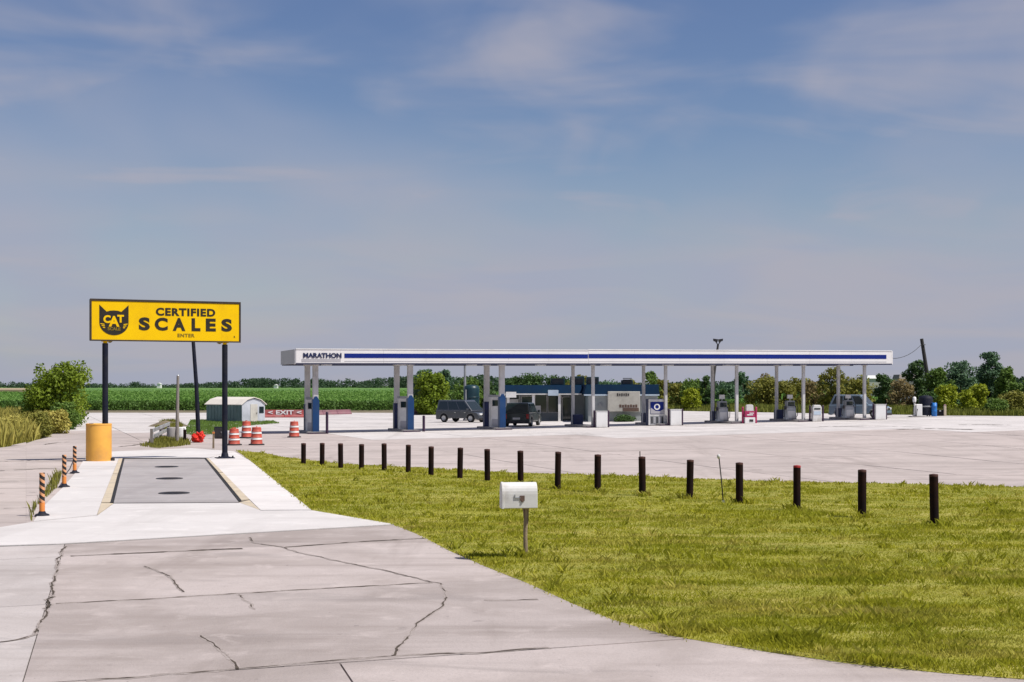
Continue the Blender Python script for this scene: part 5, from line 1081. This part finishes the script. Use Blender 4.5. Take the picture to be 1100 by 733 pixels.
def tree(name, lab, cat, g, h, wd, m, group=None, crown0=0.22, nl=2600, leaf=0.22, dense=1.0, spiky=0.0, taper=0.0):
    """tapered trunk, limbs and an uneven crown of leaf clumps"""
    TREE_SEED[0] += 1; rs = np.random.RandomState(TREE_SEED[0])
    o = thing(name, lab, cat, g, 0, group); rx_ = wd / 2; zc0 = h * crown0; k = int(16 + 10 * dense)
    C = []; Rd = []
    for i_ in range(k):
        u = rs.rand(); a = rs.rand() * 2 * math.pi; f = 0.06 + 0.92 * (i_ + rs.rand()) / k
        env = math.sin(math.pi * min(1, max(0.0, 0.12 + 0.80 * f))) ** 0.6 * (1 - taper * f)
        rr_ = rx_ * env * (0.15 + 0.66 * math.sqrt(u)); cr = rx_ * (0.27 + 0.18 * rs.rand()) * (1 - 0.55 * taper * f)
        z = zc0 + (h - zc0) * f - cr * 0.5
        C.append((rr_ * math.cos(a), rr_ * math.sin(a), max(z, cr * 0.6))); Rd.append(cr)
    for _ in range(int(6 + spiky * 10)):            # sprays that break the outline
        a = rs.rand() * 2 * math.pi; f = rs.rand(); e = math.sin(math.pi * (0.2 + 0.65 * f)) ** 0.6 * (1 - taper * f)
        C.append((rx_ * e * math.cos(a) * 0.74, rx_ * e * math.sin(a) * 0.74, zc0 + (h - zc0) * (0.15 + 0.78 * f))); Rd.append(rx_ * (0.13 + 0.10 * rs.rand()))
    C.append((rs.normal() * rx_ * 0.12, 0, h - rx_ * 0.22)); Rd.append(rx_ * 0.22)
    C = np.array(C); Rd = np.array(Rd)
    crown_mesh('crown', leaves(C, nl, Rd, leaf, rs), m, o)
    mb_ = MB(); tr = max(0.05, h * 0.022); mb_.tube([(0, 0, -0.08), (0.03 * h * rs.normal() * 0.3, 0, h * 0.3), (0, 0, h * 0.75)], [tr, tr * 0.75, tr * 0.25], 8)
    for i in range(0, min(len(C), 14)):
        c = C[i]; z0 = min(c[2] * 0.6, h * 0.6); mb_.tube([(0, 0, z0), (c[0] * 0.5, c[1] * 0.5, (z0 + c[2]) * 0.5 + 0.05 * h), tuple(c)], [tr * 0.45, tr * 0.3, tr * 0.1], 5, caps=False)
    mb_.build('trunk', M_BARK, o); return o
def tree_px(name, lab, cat, px, top, wpx, d, m, **k):
    g = AT(px, d); h = HZ(top, d) - g.z; return tree(name, lab, cat, g, h, wpx * d / FPX, m, **k)

# left roadside
tree_px('round_tree', 'bushy mid green tree standing behind the roadside weeds', 'tree', 64, 389, 80, 108, L_BRIGHT, nl=11000, leaf=0.24, crown0=0.06, spiky=0.5, dense=2.4)
tree_px('dark_shrub', 'dark green shrub at the left foot of the bushy tree', 'shrub', 42, 415, 44, 112, L_MID, nl=3500, leaf=0.20, crown0=0.02)
tree_px('green_shrub', 'rounded green shrub in front of the bushy tree', 'shrub', 70, 431, 34, 100, L_MID, nl=3200, leaf=0.17, crown0=0.0)
for px, top, wpx, d, m_, lab in ((60, 440, 36, 92, L_YELLOW, 'pale yellow-green weed bush at the kerb below the round shrub'), (38, 442, 44, 86, L_OLIVE, 'olive weed bush in the middle of the roadside weeds'), (10, 446, 56, 82, L_YELLOW, 'wide yellowish weed bush at the left end of the verge'), (-24, 445, 60, 84, L_OLIVE, 'olive weed bush mostly beyond the left edge')):
    if px > -10: tree_px('weed_bush', lab, 'bush', px, top, wpx, d, m_, nl=3600, leaf=0.15, crown0=0.0, dense=1.3)
def blades(name, lab, poly, n_, h0, h1, wd, m, seed, zoff=0.0):
    rs = np.random.RandomState(seed); P = np.array(poly); a0 = P.min(0); a1 = P.max(0)
    X = rs.uniform(a0[0], a1[0], n_ * 6); Y = rs.uniform(a0[1], a1[1], n_ * 6); ok = inside_np(poly, X, Y); X, Y = X[ok][:n_], Y[ok][:n_]; n_ = len(X)
    hh_ = (h0 + (h1 - h0) * vnoise(X, Y, 0.5, seed)) * (0.6 + 0.6 * rs.rand(n_)); an_ = rs.rand(n_) * 6.283; la_ = rs.rand(n_) * 6.283; le = rs.rand(n_) * 0.5
    Z = np.array([gz(x, y) for x, y in zip(X, Y)]) - 0.08 + zoff; dx_, dy_ = np.cos(an_) * wd, np.sin(an_) * wd; lx_, ly_ = np.cos(la_) * le * hh_, np.sin(la_) * le * hh_
    V_ = np.stack([np.stack([X - dx_, Y - dy_, Z], 1), np.stack([X + dx_, Y + dy_, Z], 1), np.stack([X + dx_ + lx_ * .4, Y + dy_ + ly_ * .4, Z + hh_ * .65], 1), np.stack([X + lx_, Y + ly_, Z + hh_], 1)], 1)
    o_ = np_mesh(name, V_.reshape(-1, 3), np.arange(n_ * 4).reshape(-1, 4), m); return tag(o_, lab, 'weeds', None, 'stuff')
blades('roadside_weeds', 'tall yellowish weeds along the left verge', PX([(-130, 495), (0, 480.5), (38, 472.5), (60, 464.5), (80, 456), (84, 449), (40, 449), (-130, 452)]), 38000, 0.40, 1.35, 0.022, L_YELLOW, 21)
blades('lot_edge_weeds', 'low olive grass along the far edge of the forecourt', PX([(640, 439.8), (960, 445.3), (1110, 447), (1300, 449), (1300, 443), (960, 440.5), (640, 437.3)]), 42000, 0.25, 0.75, 0.035, leafmat('leaf_verge', (0.25, 0.26, 0.05), (0.15, 0.175, 0.028)), 22)
blades('scale_kerb_weeds', 'small weeds growing by the striped posts', PX([(34, 560), (40, 544), (62, 524), (66, 510), (60, 511), (52, 524), (36, 547), (31, 559)]), 1500, 0.15, 0.42, 0.012, L_OLIVE, 23, 0.07)
blades('shed_grass', 'rough green grass around the metal shed', PX([(196, 466), (205, 452), (228, 452), (290, 453), (300, 455), (262, 458), (235, 466), (212, 469)]), 9000, 0.06, 0.22, 0.02, L_MID, 24, 0.08)

blades('rail_weeds', 'scrubby weeds around the guard rail and concrete pipes', PX([(150, 479.5), (162, 476), (176, 471), (184, 468), (200, 474), (205, 478), (190, 480), (170, 482)]), 2600, 0.08, 0.38, 0.016, L_OLIVE, 25, 0.08)
blades('mound_weeds', 'weeds growing over the low dirt mound', PX([(166, 460), (176, 456), (190, 456), (196, 460), (182, 463)]), 2600, 0.12, 0.50, 0.018, L_OLIVE, 26, 0.08)
# crops: dense standing rows beyond the road, thinning into a textured top towards the horizon
rs = np.random.RandomState(31); CV = []
nfr = 26000
def crop_patch(nq, y0_, y1_, xspan, z0, z1, size, power):
    u = rs.rand(nq); Y = 1.0 / ((1 - u) / y0_ ** power + u / y1_ ** power) ** (1 / power); X = (rs.rand(nq) * (xspan[1] - xspan[0]) + xspan[0]) * Y
    Z = z0 + (z1 - z0) * rs.rand(nq) ** 0.6; s = size * (Y / y0_) ** 0.75 * (0.6 + 0.8 * rs.rand(nq)); an_ = rs.rand(nq) * 6.283; le = rs.normal(size=(nq, 2)) * 0.5
    dx_, dy_ = np.cos(an_) * s * 0.35, np.sin(an_) * s * 0.35
    return np.stack([np.stack([X - dx_, Y - dy_, Z], 1), np.stack([X + dx_, Y + dy_, Z + 0.0 * s], 1), np.stack([X + dx_ * .4 + le[:, 0] * s * .6, Y + dy_ * .4 + le[:, 1] * s * .6, Z + s * 0.8], 1), np.stack([X - dx_ * .6 + le[:, 0] * s, Y - dy_ * .6 + le[:, 1] * s, Z + s * 0.55], 1)], 1)
cf = thing('crop_field', 'broad green crop field stretching to the far wood', 'field', (0, 170, 0)); cf['kind'] = 'stuff'
xr = (-0.52, 0.30)
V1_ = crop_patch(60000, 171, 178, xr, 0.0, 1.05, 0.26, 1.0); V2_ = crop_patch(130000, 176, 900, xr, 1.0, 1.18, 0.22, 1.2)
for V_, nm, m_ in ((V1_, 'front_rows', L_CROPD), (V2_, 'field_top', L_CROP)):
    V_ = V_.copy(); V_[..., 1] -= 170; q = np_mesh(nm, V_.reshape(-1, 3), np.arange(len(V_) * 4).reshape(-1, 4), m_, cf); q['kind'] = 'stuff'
M_CROPTOP = mat('crop_canopy', (0.105, 0.225, 0.035), (0.075, 0.17, 0.026), 0.05, 0.95, 0.8, 1.5, c3=(0.13, 0.21, 0.05), scale3=0.012, stretch=(0, (0.25, 1, 1)))
mb = MB(); YY = [4, 8, 20, 60, 150, 300, 500, 760, 1100, 2300]; ZZ = [0.2, 0.95, 1.05, 1.1, 1.15, 1.3, 1.6, 2.2, 2.6, 3.2]
XF = [-0.60, -0.4, -0.2, 0, 0.2, 0.34]
mb._add([(f * (y + 170), y, z) for y, z in zip(YY, ZZ) for f in XF], [(j * 6 + i, j * 6 + i + 1, (j + 1) * 6 + i + 1, (j + 1) * 6 + i) for j in range(len(YY) - 1) for i in range(5)])
q = mb.build('canopy_sheet', M_CROPTOP, cf)
M_STRAW = mat('stubble', (0.40, 0.30, 0.19), (0.33, 0.25, 0.16), 0.1, 0.95)
mb = MB(); mb._add([(-0.42 * 430, 430, 1.95), (-0.305 * 430, 430, 1.95), (-0.300 * 560, 560, 2.25), (-0.42 * 560, 560, 2.25), (-0.42 * 430, 430, 0), (-0.305 * 430, 430, 0)], [(0, 1, 2, 3), (4, 5, 1, 0)]); q = mb.build('stubble_strip', M_STRAW); struct(q)
# dirt verge in front of the crop
mb = MB(); mb._add([(f * y, y, gz(f * y, y) + z) for y, z in ((163, -0.02), (168, 0.10), (174, 0.15)) for f in (-0.5, -0.3, -0.1, 0.05)], [(j * 4 + i, j * 4 + i + 1, (j + 1) * 4 + i + 1, (j + 1) * 4 + i) for j in range(2) for i in range(3)]); struct(mb.build('field_track', M_DIRT))

# far wood on the skyline
rs = np.random.RandomState(41); C = []; Rd = []
prof = [(-80, 409), (20, 410), (60, 412), (95, 411), (130, 411), (148, 409), (160, 413), (200, 412), (235, 409), (255, 408), (272, 405), (300, 406.5), (312, 405), (330, 407), (345, 406), (362, 409), (376, 405.5), (390, 409), (405, 406), (425, 404), (445, 402), (470, 407), (490, 404), (520, 402), (545, 406), (570, 404), (600, 405), (640, 409), (680, 411), (760, 409), (860, 409), (960, 407), (1100, 404), (1250, 406)]
for k in range(900):
    px = rs.uniform(-80, 1250); i = max(j for j in range(len(prof)) if prof[j][0] <= px or j == 0); i = min(i, len(prof) - 2)
    f = (px - prof[i][0]) / (prof[i + 1][0] - prof[i][0]); top = prof[i][1] * (1 - f) + prof[i + 1][1] * f + 2.0 * noise.noise(Vector((px * 0.09, 0, 0))) + 1.2 * noise.noise(Vector((px * 0.35, 5, 0)))
    d = rs.uniform(820, 900) if px < 470 else rs.uniform(420, 520); zt_ = HZ(top, d); r = rs.uniform(1.6, 3.4) * d / 850
    x = (px - 550) / FPX * d; nz_ = max(2, int(zt_ / (r * 1.1)))
    for q in range(nz_): C.append((x + rs.normal() * r * 0.4, d + rs.normal() * 4, max(r * 0.5, zt_ - r - q * r * 1.1))); Rd.append(r)
V_ = leaves(np.array(C), 90000, np.array(Rd), 0.95, rs, 0.3, 0.7)
fw = np_mesh('far_wood', V_.reshape(-1, 3), np.arange(len(V_) * 4).reshape(-1, 4), L_FAR); tag(fw, 'dark green belt of woodland along the horizon', 'wood', None, 'stuff')
for px, d, lab in ((296, 780, 'tiny white farmhouse against the dark wood'), (170.5, 800, 'tiny pale barn on the skyline beyond the crops')):
    x = (px - 550) / FPX * d; o = thing('farmhouse', lab, 'house', (x, d, 3.2 if px < 200 else 2.4)); mb = MB(); mb.box(-1.0, 1.0, 0, 3, -1.5, 1.0); mb.build('wall', M_WHITE, o); mb = MB(); mb.prism_xz([(-1.2, 1.0), (1.2, 1.0), (0, 1.7)], -0.3, 3.3); mb.build('roof', M_WHITEG, o)

# trees behind the station, left to right
GR1 = 'trees behind the station'; GR2 = 'hedgerow behind the pumps'; GR3 = 'trees right of the canopy'
TT = [
 ('bright_tree', 'large bright green tree between canopy and grey van', 463, 399, 44, 150, L_BRIGHT, None, dict(nl=6000, leaf=0.30, crown0=0.02, dense=1.5)),
 ('dark_tree', 'dark tree top rising behind the large bright green tree', 456, 396.5, 26, 172, L_BLUE, None, dict(nl=2400, leaf=0.32)),
 ('dark_tree', 'blue-green tree top right of the large bright green tree', 477, 397, 22, 176, L_BLUE, None, dict(nl=2400, leaf=0.32)),
 ('dark_tree', 'dark tree behind the teal storage tank', 500, 405, 36, 168, L_MID, None, dict(nl=3000, leaf=0.30, crown0=0.05)),
 ('dark_tree', 'dark tree behind the pale porch posters', 520, 407, 34, 170, L_DARK, GR1, dict(nl=2400, leaf=0.30)),
 ('dark_tree', 'dark tree behind the station roof', 552, 404, 34, 180, L_DARK, GR1, dict(nl=2400, leaf=0.32)),
 ('dark_tree', 'tallest dark tree behind the station roof', 572, 400.5, 40, 180, L_DARK, GR1, dict(nl=2800, leaf=0.32)),
 ('dark_tree', 'dark tree behind the station roof beside the rooftop units', 600, 403.5, 36, 175, L_DARK, GR1, dict(nl=2400, leaf=0.32)),
 ('olive_tree', 'olive tree behind the rooftop units', 622, 402.5, 28, 160, L_OLIVE, None, dict(nl=2400, leaf=0.28)),
 ('blue_tree', 'hazy low tree line tree above the blue roof', 652, 409, 36, 190, L_BLUE, None, dict(nl=2200, leaf=0.34)),
 ('olive_tree', 'small olive tree above the blue roof band', 678, 407.5, 24, 160, L_OLIVE, None, dict(nl=1800, leaf=0.26)),
 ('green_tree', 'upright green tree just behind the station corner', 700, 398, 20, 150, L_MID, None, dict(nl=2600, leaf=0.26, crown0=0.03)),
 ('olive_tree', 'olive tree right of the station corner', 711, 407, 18, 152, L_OLIVE, None, dict(nl=2200, leaf=0.26, crown0=0.02)),
 ('olive_tree', 'tawny olive bush in the hedgerow beside the station', 727, 411, 30, 163, L_OLIVE, None, dict(nl=2600, leaf=0.26, crown0=0.0)),
 ('green_tree', 'dense green tree in the hedgerow left of the floodlight pole', 746, 406, 34, 160, L_MID, None, dict(nl=3400, leaf=0.28, crown0=0.0)),
 ('dark_tree', 'pointed dark tree next to the floodlight pole', 758, 403.5, 20, 158, L_DARK, None, dict(nl=2200, leaf=0.26, crown0=0.0, taper=0.4)),
 ('bright_shrub', 'bright green shrub below the dense hedgerow trees', 743, 416, 26, 152, L_LIME, None, dict(nl=2200, leaf=0.24, crown0=0.0)),
 ('green_shrub', 'small round shrub behind the old grey pump', 777, 417, 12, 150, L_DARK, None, dict(nl=1000, leaf=0.22, crown0=0.0)),
 ('blue_tree', 'distant blue-green tree over the gap in the hedgerow', 798, 399.5, 24, 200, L_BLUE, None, dict(nl=2200, leaf=0.34, crown0=0.15)),
 ('blue_tree', 'low hazy green tree filling the hedgerow gap', 783, 412, 36, 190, L_BLUE, None, dict(nl=2200, leaf=0.34, crown0=0.0)),
 ('olive_tree', 'wide olive tree behind the crimson sign box', 818, 404, 42, 162, L_OLIVE, None, dict(nl=3800, leaf=0.28, crown0=0.0, spiky=1.0)),
 ('tan_tree', 'bare tan tree top above the wide olive tree', 822, 400.5, 16, 168, L_BROWN, None, dict(nl=700, leaf=0.22, spiky=1.0)),
 ('olive_tree', 'olive hedgerow tree behind the thin columns', 842, 409, 34, 160, L_OLIVE, GR2, dict(nl=2800, leaf=0.27, crown0=0.0)),
 ('olive_tree', 'olive hedgerow tree behind the thin columns', 858, 405, 32, 164, L_OLIVE, GR2, dict(nl=2800, leaf=0.27, crown0=0.0)),
 ('tan_tree', 'brownish hedgerow tree behind the rounded service bin', 874, 409, 30, 160, L_BROWN, None, dict(nl=2200, leaf=0.25, crown0=0.0)),
 ('olive_tree', 'tall wispy olive tree with spreading sprays', 893, 394, 36, 152, L_OLIVE, None, dict(nl=3000, leaf=0.28, crown0=0.0, spiky=2.0)),
 ('olive_tree', 'rounded olive tree above the steel blue car', 919, 404, 42, 156, L_OLIVE, None, dict(nl=3600, leaf=0.27, crown0=0.0)),
 ('dark_tree', 'dark green tree right of the canopy end', 952, 401.5, 32, 140, L_DARK, None, dict(nl=3200, leaf=0.25, crown0=0.0)),
 ('tan_shrub', 'large tan drooping shrub behind the air pump', 969, 407, 32, 132, L_BROWN, None, dict(nl=3000, leaf=0.22, crown0=0.0)),
 ('dark_tree', 'tall dark tree at the foot of the utility pole', 984, 386.5, 28, 136, L_DARK, GR3, dict(nl=3600, leaf=0.25, crown0=0.1, dense=1.3)),
 ('green_tree', 'green tree with pale sprays right of the utility pole', 1010, 394, 36, 130, L_MID, None, dict(nl=4200, leaf=0.25, crown0=0.05, spiky=1.0)),
 ('blue_tree', 'broad silvery green tree behind the bright round bush', 1032, 387, 46, 134, L_BLUE, None, dict(nl=4600, leaf=0.27, crown0=0.08)),
 ('blue_tree', 'tall pointed blue-green tree towering over the hedge', 1063, 377.5, 34, 130, L_BLUE, None, dict(nl=4600, leaf=0.26, crown0=0.1, taper=0.25, spiky=1.0, dense=2.0)),
 ('green_tree', 'mid green tree right of the tall pointed tree', 1083, 394, 36, 127, L_MID, None, dict(nl=4200, leaf=0.25, crown0=0.05)),
 ('dark_tree', 'dark tree filling the hedge behind the bright round bush', 1050, 402, 40, 138, L_DARK, None, dict(nl=3400, leaf=0.26, crown0=0.0)),
 ('green_tree', 'mid green tree at the far right end of the hedge', 1110, 408, 40, 125, L_MID, None, dict(nl=3400, leaf=0.25, crown0=0.0)),
 ('light_shrub', 'light green shrub with arching sprays behind the blue drum', 1018, 413, 30, 122, L_LIME, None, dict(nl=2200, leaf=0.22, crown0=0.1, spiky=1.0)),
 ('bright_bush', 'bright yellow-green round bush at the lot edge', 1047, 413, 36, 118, L_LIME, None, dict(nl=4600, leaf=0.21, crown0=0.0, dense=1.4)),
 ('olive_bush', 'olive bush right of the bright round bush', 1087, 420, 36, 116, L_OLIVE, None, dict(nl=3200, leaf=0.21, crown0=0.0)),
 ('low_bush', 'low green bush between bright round bush and olive bush', 1069, 428, 28, 114, L_MID, None, dict(nl=2200, leaf=0.19, crown0=0.0)),
 ('dark_shrub', 'dark shrub behind the oil tank and blue drum', 1000, 420, 26, 126, L_DARK, None, dict(nl=2200, leaf=0.22, crown0=0.0)),
]
for nm, lab, px, top, wpx, d, m_, grp, kw in TT: tree_px(nm, lab, 'shrub' if ('shrub' in nm or 'bush' in nm) else 'tree', px, top, wpx, d, m_, group=grp, **kw)
for px, d, wpx, top, lab in ((672, 110.8, 26, 452.5, 'low clipped hedge along the station wall'),):
    tree_px('low_hedge', lab, 'hedge', px, top, wpx, d, L_DARK, nl=1500, leaf=0.14, crown0=0.0)
